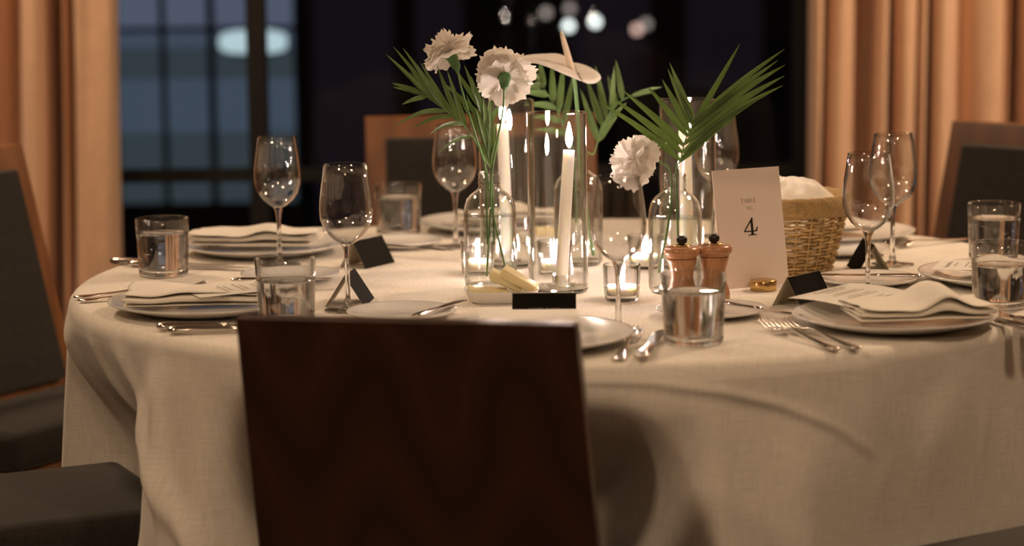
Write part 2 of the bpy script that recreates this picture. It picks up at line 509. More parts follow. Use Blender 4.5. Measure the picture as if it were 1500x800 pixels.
# darker building behind the middle of the window
b2 = thing('dark_building', (0, 13.0, -0.5), 'nearly black building far behind the window with faint violet panes', 'building')
mk('wall', *slab(-5, 6, 0, 0.5, 0, 6), 'outside_wall', b2, False)
for (a, b, c, d) in ((-1.05, -0.62, 0.2, 1.5), (-1.05, -0.62, 1.6, 2.6), (-0.5, -0.25, 0.2, 1.5), (0.95, 1.35, 0.9, 1.5), (0.3, 0.75, 0.9, 1.55)):
    f = mk('window', *slab(a - 0.03, b + 0.03, -0.02, 0.03, c, d), 'frame', b2, False)
    mk('pane', *slab(a, b, -0.03, -0.021, c + 0.03, d - 0.03), 'purple_pane', f, False)
# globes on added posts outside, standing in for light spots in the window
GL = [((0.282, 11.5, 0.841), 'globe_white', 'brightest cool white stand-in globe for a light spot in the window, behind the anthurium tip'),
      ((0.409, 11.5, 0.859), 'globe_white', 'bright cool white stand-in globe for a light spot in the window, standing alone'),
      ((0.606, 11.5, 0.821), 'globe_pink', 'pinkish stand-in globe for a light spot in the window, beside a dim one'),
      ((0.672, 11.9, 0.830), 'globe_dim', 'dim stand-in globe partly behind the pinkish one, for a light spot in the window'),
      ((0.176, 11.5, 0.905), 'globe_dim', 'dim stand-in globe farthest towards the carnations, for a light spot in the window'),
      ((0.298, 11.9, 0.910), 'globe_dim', 'dim stand-in globe just above the brightest one, for a light spot in the window')]
for (x, y, z), mt, lab in GL:
    t = thing('stand_in_globe', (x, y, -0.5), lab, 'lamp', 'stand-in globes for window light spots')
    hz = z + 0.5
    mk('globe', *lathe([(0, hz - 0.022), (0.012, hz - 0.018), (0.02, hz - 0.008), (0.021, hz), (0.017, hz + 0.012), (0.01, hz + 0.019), (0, hz + 0.021)], 16), mt, t)
    mk('post', *lathe([(0, 0), (0.03, 0), (0.03, 0.01), (0.006, 0.02), (0.006, hz - 0.03), (0.012, hz - 0.024), (0, hz - 0.0235)], 10), 'post', t)

# ------------------------------------------------------------------ curtains
def curtain(name, ctrl, label, lean, z1=2.68):
    """ctrl: (x, depth) points along the gathered cloth, seen from above"""
    pts = []
    C = [Vector((a, b, 0)) for a, b in ctrl]
    for i in range(len(C) - 1):
        p0 = C[max(i - 1, 0)]; p1 = C[i]; p2 = C[i + 1]; p3 = C[min(i + 2, len(C) - 1)]
        for k in range(6):
            t = k / 6
            pts.append(0.5 * ((2 * p1) + (p2 - p0) * t + (2 * p0 - 5 * p1 + 4 * p2 - p3) * t * t + (3 * p1 - p0 - 3 * p2 + p3) * t ** 3))
    pts.append(C[-1])
    n = len(pts); rows = 26
    x_mid = sum(p.x for p in pts) / n
    V = []
    for s in (0, 1):
        for r in range(rows):
            z = 0.02 + (z1 - 0.02) * r / (rows - 1)
            for i, p in enumerate(pts):
                a = pts[max(i - 1, 0)]; b = pts[min(i + 1, n - 1)]
                nv = Vector((-(b - a).y, (b - a).x, 0)).normalized() * (0.0025 * s)
                w = 0.006 * math.sin(z * 2.3 + i * 0.31) + 0.004 * math.sin(z * 4.1 - i * 0.17)
                V.append((p.x + nv.x + w * 0.6 + lean * (1.15 - z) * (p.x - ctrl[0][0] if lean > 0 else 1) * 0.0 + lean * (z - 1.15), p.y + nv.y + w, z))
    Fc = []
    off = rows * n
    for r in range(rows - 1):
        for i in range(n - 1):
            a = r * n + i
            Fc.append((a, a + 1, a + 1 + n, a + n))
            Fc.append((off + a, off + a + n, off + a + 1 + n, off + a + 1))
    for r in range(rows - 1):
        for i in (0, n - 1):
            a = r * n + i
            Fc.append((a, a + n, off + a + n, off + a))
    for r in (0, rows - 1):
        for i in range(n - 1):
            a = r * n + i
            Fc.append((a, off + a, off + a + 1, a + 1))
    t = thing(name, (x_mid, 5.95, 0.02), label, 'curtain', 'tan curtains at the window')
    o = mk('drape', [(x - x_mid, y - 5.95, z - 0.02) for x, y, z in V], Fc, 'curtain', t)
    bm = bmesh.new(); bm.from_mesh(o.data); bmesh.ops.recalc_face_normals(bm, faces=bm.faces[:]); bm.to_mesh(o.data); bm.free()
    return t, x_mid, (min(p.x for p in pts), max(p.x for p in pts))

cx = lambda px: (px - 750) * 6.06 / 3540
LC = [(cx(-330), 5.94), (cx(-270), 5.86), (cx(-230), 6.0), (cx(-170), 5.86), (cx(-110), 5.88), (cx(-80), 6.02), (cx(-40), 5.88), (cx(0), 5.84), (cx(22), 5.86), (cx(30), 5.93), (cx(45), 5.97),
      (cx(60), 5.92), (cx(78), 5.85), (cx(92), 5.87), (cx(97), 6.0), (cx(104), 6.03), (cx(111), 5.97), (cx(118), 5.91), (cx(123), 5.93), (cx(127), 5.99), (cx(131), 5.92), (cx(140), 5.86),
      (cx(160), 5.875), (cx(180), 5.86), (cx(192), 5.88), (cx(196), 5.95)]
RC = [(cx(1179), 5.95), (cx(1182), 5.88), (cx(1192), 5.86), (cx(1198), 5.96), (cx(1202), 6.0), (cx(1207), 5.90), (cx(1220), 5.85), (cx(1240), 5.90), (cx(1252), 5.97), (cx(1264), 5.98), (cx(1269), 5.88),
      (cx(1280), 5.85), (cx(1289), 5.88), (cx(1293), 5.97), (cx(1298), 5.89), (cx(1312), 5.85), (cx(1327), 5.88), (cx(1331), 5.97), (cx(1335), 5.89), (cx(1341), 5.87), (cx(1347), 5.96), (cx(1353), 5.88),
      (cx(1366), 5.85), (cx(1380), 5.90), (cx(1398), 5.94), (cx(1412), 5.90), (cx(1436), 5.86), (cx(1450), 5.88), (cx(1456), 5.97), (cx(1466), 5.93), (cx(1476), 6.01), (cx(1484), 5.90), (cx(1500), 5.85),
      (cx(1530), 5.88), (cx(1550), 5.99), (cx(1580), 5.86), (cx(1620), 5.86), (cx(1640), 6.0), (cx(1680), 5.86), (cx(1730), 5.87), (cx(1750), 6.0), (cx(1800), 5.88)]
for nm, C_, lab, ln in (('curtain', LC, 'tan full length curtain on the left of the window, by the upholstered chair', 0.03), ('curtain', RC, 'tan gathered curtain on the right of the window, with many narrow pleats', 0.01)):
    t, xm, (xa, xb) = curtain(nm, C_, lab, ln)
# curtain rail
rl = tag(mk('curtain_rail', *tube([(-3.2, 5.93, 2.71), (3.2, 5.93, 2.71)], 0.014, 10), 'frame'), 'long black curtain rail above both tan curtains', 'curtain rail')

# ------------------------------------------------------------------ chairs
def chair(loc, face, label, wood_mat, w=0.465, w_low=0.475, h=0.92, lean=0.12, depth=0.42, seat_z=0.485, pad=0.042, group='dining chairs around the table', board=0.03, seat_w=None):
    """origin on the floor under the seat centre; faces local +Y"""
    t = thing('dining_chair', (loc[0], loc[1], 0), label, 'chair', group, math.atan2(-face[0], face[1]))
    hd = depth / 2
    bw = w
    w = seat_w or w
    # seat cushion
    box('seat', (0, 0.0, seat_z - 0.035), (w, depth, 0.07), 'upholstery', t, bevel=0.022, seg=4)
    box('seat_rail', (0, 0.0, seat_z - 0.095), (w - 0.02, depth - 0.02, 0.05), wood_mat, t, bevel=0.004)
    for sx in (-1, 1):
        for sy in (-1, 1):
            lx, ly = sx * (w / 2 - 0.035), sy * (hd - 0.035)
            V, Fc = [], []
            for z, s in ((0.0, 0.014), (seat_z - 0.12, 0.02)):
                V += [(lx - s, ly - s, z), (lx + s, ly - s, z), (lx + s, ly + s, z), (lx - s, ly + s, z)]
            Fc = [(3, 2, 1, 0), (4, 5, 6, 7), (0, 1, 5, 4), (1, 2, 6, 5), (2, 3, 7, 6), (3, 0, 4, 7)]
            mk('leg', V, Fc, wood_mat, t, False)
    # back board: one tapering leaning slab with softened edges
    z0 = seat_z - 0.06
    def yb(z):
        return -hd - 0.005 - lean * (z - z0) / (h - z0)
    def slab_lean(name, wa, wb, za, zb, y_off, thick, mat, bev):
        bm = bmesh.new()
        vs = []
        nz = 6
        for i in range(nz + 1):
            f = i / nz
            z = za + (zb - za) * f
            ww = (wa + (wb - wa) * f) / 2
            y = yb(z) + y_off
            vs.append([bm.verts.new((-ww, y, z)), bm.verts.new((ww, y, z)), bm.verts.new((ww, y - thick, z)), bm.verts.new((-ww, y - thick, z))])
        for i in range(nz):
            for k in range(4):
                k2 = (k + 1) % 4
                bm.faces.new((vs[i][k], vs[i][k2], vs[i + 1][k2], vs[i + 1][k]))
        bm.faces.new(vs[0][::-1]); bm.faces.new(vs[-1])
        bm.normal_update()
        es = [e for e in bm.edges if e.calc_face_angle(0) > 0.6]
        bmesh.ops.bevel(bm, geom=es, offset=bev, segments=3, profile=0.6, affect='EDGES')
        bmesh.ops.recalc_face_normals(bm, faces=bm.faces[:])
        me = bpy.data.meshes.new(name); bm.to_mesh(me); bm.free()
        o = link(name, me, mat, t, True)
        me.set_sharp_from_angle(angle=math.radians(40))
        return o
    slab_lean('back_board', w_low, bw, z0, h, 0.0, board, wood_mat, 0.003)
    slab_lean('back_pad', w_low - 2 * pad, bw - 2 * pad, seat_z + 0.005, h - pad, 0.016, 0.02, 'upholstery', 0.007)
    return t

def unit(a, b):
    l = math.hypot(a, b); return (a / l, b / l)

TC = (0.098, 3.82); TR = 0.795
# front chair: its wooden back is turned to the camera
g = unit(0.21, 0.978)
FRONT = (-0.127 + g[0] * 0.308, 2.875 + g[1] * 0.308)
chair(FRONT, g, 'dark walnut dining chair with its plain wooden back towards us, pushed in at the front', 'walnut', w=0.42, w_low=0.445, h=0.838, lean=0.125, depth=0.34, seat_w=0.30)
# left chair (upholstered inside of the back visible)
g = unit(0.87, -0.5)
LEFT = (-0.985 + g[0] * 0.20, 4.265 + g[1] * 0.20)
chair(LEFT, g, 'charcoal upholstered dining chair against the left tan curtain', 'chair_wood', h=0.915, depth=0.24)
# left front chair (only its seat visible)
g = unit(0.90, 0.43)
LF = (-0.518 - g[0] * 0.21 - g[1] * 0.0525, 3.512 - g[1] * 0.21 + g[0] * 0.0525)
chair(LF, g, 'charcoal dining chair whose seat juts in at the lower left corner', 'walnut', seat_w=0.36)
# back chair
BACK = (-0.045, 4.68)
chair(BACK, (0.05, -1), 'wood framed dining chair in front of the dark window, behind the flowers', 'chair_wood', h=0.918, w=0.478, w_low=0.478)
# right chair
g = unit(-0.72, -0.69)
RIGHT = (1.02 + g[0] * 0.30, 4.64 + g[1] * 0.30)
chair(RIGHT, g, 'dark upholstered dining chair in front of the right tan curtain', 'chair_wood_shaded', h=0.91)
# right front chair
g = unit(-0.54, 0.84)
RF = (0.640 - g[0] * 0.215, 3.215 - g[1] * 0.215)
chair(RF, g, 'dark dining chair whose seat edge shows at the lower right corner', 'walnut')

# ------------------------------------------------------------------ table and cloth
tb = thing('round_table', (TC[0], TC[1], 0), 'round dining table hidden under the ivory linen cloth', 'table')
mk('table_top', *lathe([(0, T - 0.035), (TR - 0.015, T - 0.035), (TR - 0.008, T - 0.03), (TR - 0.008, T - 0.008), (TR - 0.015, T - 0.004), (0, T - 0.004)], 72), 'table_wood', tb)
mk('pedestal', *lathe([(0, 0.04), (0.06, 0.04), (0.05, 0.1), (0.045, T - 0.1), (0.12, T - 0.045), (0.12, T - 0.036), (0, T - 0.036)], 24), 'table_wood', tb)
mk('foot', *lathe([(0, 0.0), (0.26, 0.0), (0.26, 0.015), (0.08, 0.04), (0, 0.04)], 32), 'table_wood', tb)

def build_cloth():
    seg = 640
    top = [i / 16 for i in range(17)]
    rim_r = 0.02
    prof = []                 # (kind, value)
    for f in top:
        prof.append(('t', f))
    for k in range(1, 6):
        prof.append(('e', k / 6 * PI / 2))
    ND = 150
    for k in range(ND + 1):
        prof.append(('d', k / ND))
    drop = T - rim_r - 0.06
    HEM = [(-1.75, 0.738), (-1.566, 0.732), (-1.469, 0.725), (-1.359, 0.710), (-1.256, 0.687), (-1.158, 0.652), (-1.078, 0.609), (-1.03, 0.54)]
    RIDGES = [(-1.502, 0.725, -1.382, 0.513, 0.035, 0.020), (-1.045, 0.62, -1.062, 0.487, 0.016, 0.010), (-0.823, 0.70, -0.824, 0.494, 0.014, 0.010), (-0.93, 0.70, -0.95, 0.50, 0.04, 0.012),
              (-2.565, 0.745, -2.37, 0.559, 0.030, 0.016), (-2.407, 0.745, -2.365, 0.560, 0.022, 0.012), (-2.70, 0.745, -2.50, 0.50, 0.03, 0.014), (-2.20, 0.735, -2.24, 0.461, 0.045, 0.020),
              (-1.22, 0.70, -1.20, 0.45, 0.05, 0.010)]
    seats = []
    for (c, fc, reach, half) in ((FRONT, unit(0.21, 0.978), 0.17, 0.31), (LEFT, unit(0.87, -0.5), 0.12, 0.26), (LF, unit(0.90, 0.43), 0.21, 0.25), (BACK, (0, -1), 0.21, 0.40),
                                 (RIGHT, unit(-0.72, -0.69), 0.21, 0.3), (RF, unit(-0.54, 0.84), 0.215, 0.27)):
        p = Vector((c[0] + fc[0] * reach - TC[0], c[1] + fc[1] * reach - TC[1]))
        # radius at which a ray of angle a meets the seat's front edge line
        seats.append((math.atan2(p.y, p.x), p, fc, half, 0.08 if c == LF else 0.16))
    V = []; Fc = []; UV = []
    V.append((0, 0, T)); UV.append((0, 0))
    for pi_, (k, f) in enumerate(prof):
        if k == 't' and f == 0:
            continue
        for j in range(seg):
            a = 2 * PI * j / seg
            a_ = a if a < PI else a - 2 * PI
            if k == 't':
                r = f * (TR - rim_r); z = T + 0.0006 * math.sin(3 * a + f * 7) * f
                s_len = r
            elif k == 'e':
                r = TR - rim_r + rim_r * math.sin(f); z = T - rim_r + rim_r * math.cos(f)
                s_len = TR - rim_r + rim_r * f
            else:
                s = f
                z = T - rim_r - drop * s
                fold = 0.50 * math.sin(8 * a + 0.6) + 0.33 * math.sin(13 * a + 2.2 + 0.8 * s) + 0.22 * math.sin(21 * a + 0.5) + 0.12 * math.sin(34 * a + 4.0 * s)
                # the cloth hangs flatter across the front right
                d_front = math.atan2(math.sin(a + 1.16), math.cos(a + 1.16))
                flat = 1 - 0.55 * math.exp(-(d_front / 0.30) ** 2)
                fold = abs(fold) ** 0.85 * (1 if fold > 0 else -1)
                amp = 0.006 * sstep(0, 0.08, s) + 0.050 * s ** 0.8
                r = TR + 0.045 * s + amp * fold * flat
                # hem of the smaller under cloth showing through, across the front right
                if -1.75 < a_ < -1.04:
                    zc = 0.738
                    for (a0, z0), (a1, z1) in zip(HEM, HEM[1:]):
                        if a0 <= a_ <= a1:
                            zc = z0 + (z1 - z0) * (a_ - a0) / (a1 - a0)
                    r += 0.0030 * sstep(zc - 0.004, zc + 0.004, z) * sstep(-1.04, -1.10, a_) + 0.0040 * math.exp(-((z - zc) / 0.007) ** 2) * sstep(-1.04, -1.10, a_)
                for (a0, z0, a1, z1, wd, am) in RIDGES:
                    u_ = (z0 - z) / (z0 - z1)
                    if u_ > 0:
                        ac = a0 + (a1 - a0) * min(u_, 1.6)
                        r += am * math.exp(-((a_ - ac) / wd) ** 2) * sstep(0, 0.5, u_)
                # pressed in by the seats pushed under the table
                for sa, p, fc, half, fall in seats:
                    d = math.atan2(math.sin(a - sa), math.cos(a - sa))
                    if abs(d) > 1.0:
                        continue
                    ray = Vector((math.cos(a), math.sin(a)))
                    den = ray.x * fc[0] + ray.y * fc[1]
                    if den > -0.1:
                        continue
                    lim = (p.x * fc[0] + p.y * fc[1]) / den - 0.018 - 0.004
                    lim = max(lim, 0.30)
                    wa = 1 - sstep(half, half + fall, abs(d))
                    wz = 1 - sstep(0.48, 0.72, z)
                    tgt = min(r, lim + 0.012 * fold * s)
                    r = r + (tgt - r) * wa * wz
                s_len = TR + drop * s
            V.append((r * math.cos(a), r * math.sin(a), z))
            UV.append((s_len * math.cos(a) if k != 'd' else TR * a, s_len * math.sin(a) if k != 'd' else s_len))
    nr = (len(V) - 1) // seg
    for j in range(seg):
        Fc.append((0, 1 + j, 1 + (j + 1) % seg))
    for i in range(nr - 1):
        for j in range(seg):
            j2 = (j + 1) % seg
            Fc.append((1 + i * seg + j, 1 + (i + 1) * seg + j, 1 + (i + 1) * seg + j2, 1 + i * seg + j2))
    o = mk('tablecloth', V, Fc, 'cloth')
    o.location = (TC[0], TC[1], 0)
    uvl = o.data.uv_layers.new(name='UVMap')
    for lp in o.data.loops:
        uvl.data[lp.index].uv = UV[lp.vertex_index]
    tag(o, 'ivory linen cloth draped over the round table down to the floor', 'tablecloth')
    return o
build_cloth()

# ------------------------------------------------------------------ glassware
def make_tumbler(level=0.070):
    t = thing('water_tumbler', (0, 0, T), '', 'glass', 'water tumblers on the table')
    H_ = 0.094; rb, rt = 0.0395, 0.0435; th = 0.0022
    R_ = lambda z: rb + (rt - rb) * z / H_
    mk('glass_wall', *lathe([(R_(0.012), 0.012), (R_(0.05), 0.05), (R_(H_ - 0.001), H_ - 0.001), (R_(H_) - 0.0008, H_), (R_(H_) - th + 0.0004, H_ - 0.0003), (R_(H_) - th, H_ - 0.0012), (R_(0.05) - th, 0.05), (R_(0.0125) - th, 0.0125)], 56), 'glass', t)
    mk('thick_base', *lathe([(0, 0.0015), (rb - 0.006, 0.0005), (rb - 0.003, 0.0), (rb, 0.003), (R_(0.0115), 0.0115), (R_(0.0115) - 0.003, 0.0118), (0, 0.0105)], 56), 'crystal', t)
    wr = lambda z: R_(z) - th - 0.0004
    mk('water', *lathe([(0, 0.0125), (wr(0.013) - 0.002, 0.0125), (wr(0.015), 0.015), (wr(level - 0.001), level - 0.001), (wr(level), level), (wr(level) - 0.0015, level - 0.0008), (0, level - 0.0008)], 56), 'water', t)
    return t
tumbler = make_tumbler()
TUM = [((-0.5655, 3.8861), 'water tumbler at the far left end of the table'),
       ((-0.3208, 3.3886), 'water tumbler just behind the dark walnut chair back'),
       ((-0.2058, 4.3717), 'water tumbler at the back of the table before the wood framed chair'),
       ((0.2415, 3.1835), 'water tumbler at the front edge before the pepper mills'),
       ((0.7952, 3.9536), 'water tumbler on the right, the farther one before the dark chair'),
       ((0.7068, 3.4591), 'water tumbler on the right, nearest the large plate with napkin')]
tumbler_low = make_tumbler(0.062)
tumbler_low2 = False
for i, (p, lab) in enumerate(TUM):
    if i in (4,):
        place(tumbler, (p[0], p[1], T + 0.0006), lab, rz=i)
    elif i in (1, 5):
        place(tumbler_low, (p[0], p[1], T + 0.0006), lab, rz=i, first=(i == 1))
    else:
        place(tumbler, (p[0], p[1], T + 0.0006), lab, rz=i, first=(i == 0))

def make_wine():
    t = thing('wine_glass', (0, 0, T), '', 'wine glass', 'empty wine glasses on the table')
    H_ = 0.215; th = 0.0011
    outer = [(0.0095, 0.0985), (0.017, 0.103), (0.026, 0.111), (0.0335, 0.122), (0.038, 0.135), (0.0392, 0.148), (0.0385, 0.162), (0.0365, 0.178), (0.0338, 0.196), (0.0312, H_ - 0.0006)]
    inner = [(r - th, z + (0.0004 if i else 0.001)) for i, (r, z) in enumerate(outer)]
    prof = outer + [(0.0306, H_)] + inner[::-1]
    mk('bowl', *lathe(prof, 56), 'glass', t)
    mk('stem', *lathe([(0, 0.0045), (0.0085, 0.0045), (0.0055, 0.009), (0.0040, 0.02), (0.0035, 0.05), (0.0038, 0.075), (0.0052, 0.089), (0.0088, 0.0978), (0.0082, 0.0988), (0.004, 0.0985), (0, 0.0983)], 24), 'crystal', t)
    mk('foot', *lathe([(0, 0.0004), (0.034, 0.0), (0.0355, 0.0008), (0.034, 0.0018), (0.02, 0.0028), (0.0085, 0.0044), (0, 0.0044)], 48), 'crystal', t)
    return t
wine = make_wine()
WINE = [((-0.3868, 3.9910), 'empty wine glass standing in front of the window mullion'),
        ((-0.2408, 3.5001), 'empty wine glass rising just above the dark walnut chair back'),
        ((-0.0976, 4.1997), 'empty wine glass under the palm frond, before the back chair'),
        ((0.1457, 3.2843), 'empty wine glass under the lower white carnation, at the front'),
        ((0.3679, 4.2975), 'empty wine glass half hidden behind the right palm frond'),
        ((0.5323, 3.5780), 'nearer of the two empty wine glasses right of the bread basket'),
        ((0.6217, 3.9115), 'farther of the two empty wine glasses right of the bread basket')]
for i, (p, lab) in enumerate(WINE):
    place(wine, (p[0], p[1], T + 0.0006), lab, rz=i * 0.7, first=(i == 0))

# cylinder candle vases
def candle(loc, lean, hgt, r, label, flame_h=0.040):
    c = thing('taper_candle', loc, label, 'candle', 'lit taper candles in the glass cylinders')
    top = Vector((lean[0], lean[1], hgt))
    n = 10
    pts = [top * (i / n) for i in range(n + 1)]
    mk('wax', *tube(pts, [r * 1.12 - 0.12 * r * i / n for i in range(n)] + [r * 0.97], 20), 'wax', c)
    mk('holder', *lathe([(0, 0.0), (0.022, 0.0), (0.022, 0.003), (0.0135, 0.005), (0.0135, 0.018), (r * 1.14, 0.018), (r * 1.14, 0.006), (0, 0.006)], 24), 'glass', c)
    mk('wick', *tube([top + Vector((0, 0, -0.001)), top + Vector((0.0003, 0, 0.004)), top + Vector((0.001, 0, 0.008))], 0.0008, 6), 'wick', c)
    V, Fc = lathe([(0, 0), (0.0020, 0.0018), (0.0042, 0.007), (0.0052, 0.013), (0.0047, 0.020), (0.0032, 0.028), (0.0014, 0.035), (0, flame_h)], 14)
    mk('flame', [Vector(v) + top + Vector((0.0004, 0, 0.0035)) for v in V], Fc, 'flame', c)
    return c

def make_cyl():
    t = thing('cylinder_vase', (0, 0, T), '', 'vase', 'tall glass cylinder vases')
    H_ = 0.275; r = 0.0455; th = 0.0024
    mk('glass_wall', *lathe([(r, 0.008), (r, H_ - 0.0012), (r - 0.0006, H_ - 0.0002), (r - th / 2, H_), (r - th + 0.0006, H_ - 0.0002), (r - th, H_ - 0.0012), (r - th, 0.0085)], 64), 'vase_glass', t)
    mk('glass_base', *lathe([(0, 0.0008), (r - 0.006, 0.0), (r - 0.002, 0.001), (r, 0.0045), (r, 0.0078), (r - 0.001, 0.0082), (0, 0.0082)], 64), 'vase_glass', t)
    return t
cyl = make_cyl()
CYL = [((-0.0066, 3.9417), 'tall glass cylinder vase behind the bottle with two carnations', 'lit white taper candle right under the middle carnation', 0.226, (-0.006, 0.0), 0.0092),
       ((0.0707, 3.6564), 'tall glass cylinder vase at the very front of the centrepiece', 'lit white taper candle leaning in the front glass cylinder', 0.208, (0.014, 0.004), 0.0088),
       ((0.2861, 3.9003), 'tall glass cylinder vase behind the right palm frond', 'lit white taper candle behind the right palm frond', 0.222, (-0.004, 0.0), 0.0100)]
for i, (p, lab, clab, ch, lean, cr) in enumerate(CYL):
    place(cyl, (p[0], p[1], T + 0.0006), lab, first=(i == 0))
    off = (0.0, 0.0) if i != 1 else (0.004, 0.0)
    candle((p[0] + off[0], p[1] + off[1], T + 0.0092), lean, ch, cr, clab)

# bottle vases
def make_bottle(level=0.115):
    t = thing('bottle_vase', (0, 0, T), '', 'vase', 'clear glass bottle vases')
    th = 0.002
    outer = [(0.036, 0.003), (0.0395, 0.007), (0.0405, 0.014), (0.0405, 0.118), (0.0395, 0.128), (0.036, 0.139), (0.030, 0.147), (0.0225, 0.1525), (0.0182, 0.156), (0.0165, 0.160),
             (0.0165, 0.1625), (0.0180, 0.1645), (0.0165, 0.1665), (0.0165, 0.1685), (0.0180, 0.1705), (0.0165, 0.1725), (0.0165, 0.176), (0.0175, 0.1775), (0.0175, 0.1795), (0.0166, 0.181)]
    inner = [(0.0150, 0.1805), (0.0146, 0.160), (0.0165, 0.1545), (0.0215, 0.1505), (0.0285, 0.1452), (0.0342, 0.1378), (0.0375, 0.1275), (0.0385, 0.118), (0.0385, 0.014), (0.0375, 0.009)]
    mk('glass_wall', *lathe(outer + inner, 56), 'vase_glass', t)
    mk('glass_base', *lathe([(0, 0.003), (0.030, 0.0022), (0.034, 0.0), (0.0365, 0.0022), (0.0372, 0.0075), (0.034, 0.0085), (0, 0.0088)], 56), 'vase_glass', t)
    w = lambda z: 0.0380
    mk('water', *lathe([(0, 0.0092), (0.034, 0.0092), (0.0375, 0.013), (0.0380, 0.02), (0.0380, level), (0.0372, level - 0.0008), (0, level - 0.0008)], 56), 'vase_water', t)
    return t
bottle = make_bottle()
B1 = (-0.0330, 3.6930); B2 = (0.2478, 3.6351); B3 = (0.1107, 3.9559)
place(bottle, (B1[0], B1[1], T + 0.0006), 'clear bottle vase holding two carnations and a feathery palm frond', first=True)
place(bottle, (B2[0], B2[1], T + 0.0006), 'clear bottle vase holding the wide palm frond, behind the pepper mills')
place(bottle, (B3[0], B3[1], T + 0.0006), 'clear bottle vase holding the anthurium, behind the front glass cylinder')

# votives
def make_votive():
    t = thing('votive_holder', (0, 0, T), '', 'candle holder', 'fluted votive holders')
    seg = 72; H_ = 0.054
    V = []; Fc = []
    prof = [(0.0235, 0.0), (0.0250, 0.002), (0.0262, 0.02), (0.0280, H_ - 0.001), (0.0272, H_), (0.0258, H_ - 0.001), (0.0242, 0.02), (0.0232, 0.008), (0.0, 0.0075)]
    V, Fc = lathe(prof, seg)
    V2 = []
    for (x, y, z) in V:
        r = math.hypot(x, y)
        if r > 1e-5:
            a = math.atan2(y, x)
            k = 0.0008 * math.cos(24 * a) * (1 if r > 0.0245 else 0.3) * (1 if 0.003 < z < H_ - 0.004 else 0.2)
            x *= (r + k) / r; y *= (r + k) / r
        V2.append((x, y, z))
    # close the underside
    i0 = len(V2); V2.append((0, 0, 0.0006))
    for k in range(seg):
        Fc.append((i0, (k + 1) % seg, k))
    mk('fluted_glass', V2, Fc, 'glass', t)
    mk('tealight_cup', *lathe([(0, 0.0082), (0.0215, 0.0082), (0.0225, 0.022), (0.0219, 0.0222), (0.0200, 0.0195), (0.0175, 0.0192), (0, 0.0190)], 32), 'wax', t)
    mk('wax', *lathe([(0, 0.0193), (0.0176, 0.0193), (0.0178, 0.0205), (0.014, 0.0202), (0, 0.0202)], 28), 'wax', t)
    mk('flame', *lathe([(0, 0.0225), (0.0018, 0.024), (0.0032, 0.029), (0.0027, 0.035), (0.001, 0.041), (0, 0.043)], 12), 'tealight', t)
    mk('wick', *lathe([(0, 0.0203), (0.0007, 0.0203), (0.0007, 0.0224), (0, 0.0224)], 6), 'wick', t)
    return t
votive = make_votive()
VOT = [((0.1636, 3.5668), 'lit fluted votive candle behind the stem of the front wine glass'),
       ((-0.0552, 3.8663), 'lit fluted votive candle behind the bottle with two carnations'),
       ((0.0681, 3.8481), 'lit fluted votive candle seen through the front glass cylinder'),
       ((0.2163, 3.9063), 'lit fluted votive candle left of the bottle with the wide palm frond')]
for i, (p, lab) in enumerate(VOT):
    place(votive, (p[0], p[1], T + 0.0006), lab, rz=i * 0.13, first=(i == 0))

# ------------------------------------------------------------------ flowers
def petal_mesh(L, spread, a0, a1, ruffle, seed, nu=18, nv=8):
    rnd = random.Random(seed)
    ph = rnd.uniform(0, 6); ph2 = rnd.uniform(0, 6)
    V = []; Fc = []
    for j in range(nv + 1):
        v = j / nv
        for i in range(nu + 1):
            u = -1 + 2 * i / nu
            ser = 1 + (0.045 * math.sin(i * 2.1 + ph) + 0.028 * ((i % 2) * 2 - 1)) * v ** 3 - 0.16 * u * u * v
            l = L * v * ser
            ang = a0 + (a1 - a0) * v ** 0.8 + ruffle * v * v * math.sin(3.4 * u + ph) + 0.45 * ruffle * v ** 3 * math.sin(8.0 * u + ph2)
            az = u * spread * (0.35 + 0.65 * v ** 0.5)
            d = Vector((math.sin(ang) * math.cos(az), math.sin(ang) * math.sin(az), math.cos(ang)))
            V.append(d * l + Vector((0, 0, 0)))
    for j in range(nv):
        for i in range(nu):
            a = j * (nu + 1) + i
            Fc.append((a, a + 1, a + nu + 2, a + nu + 1))
    return V, Fc

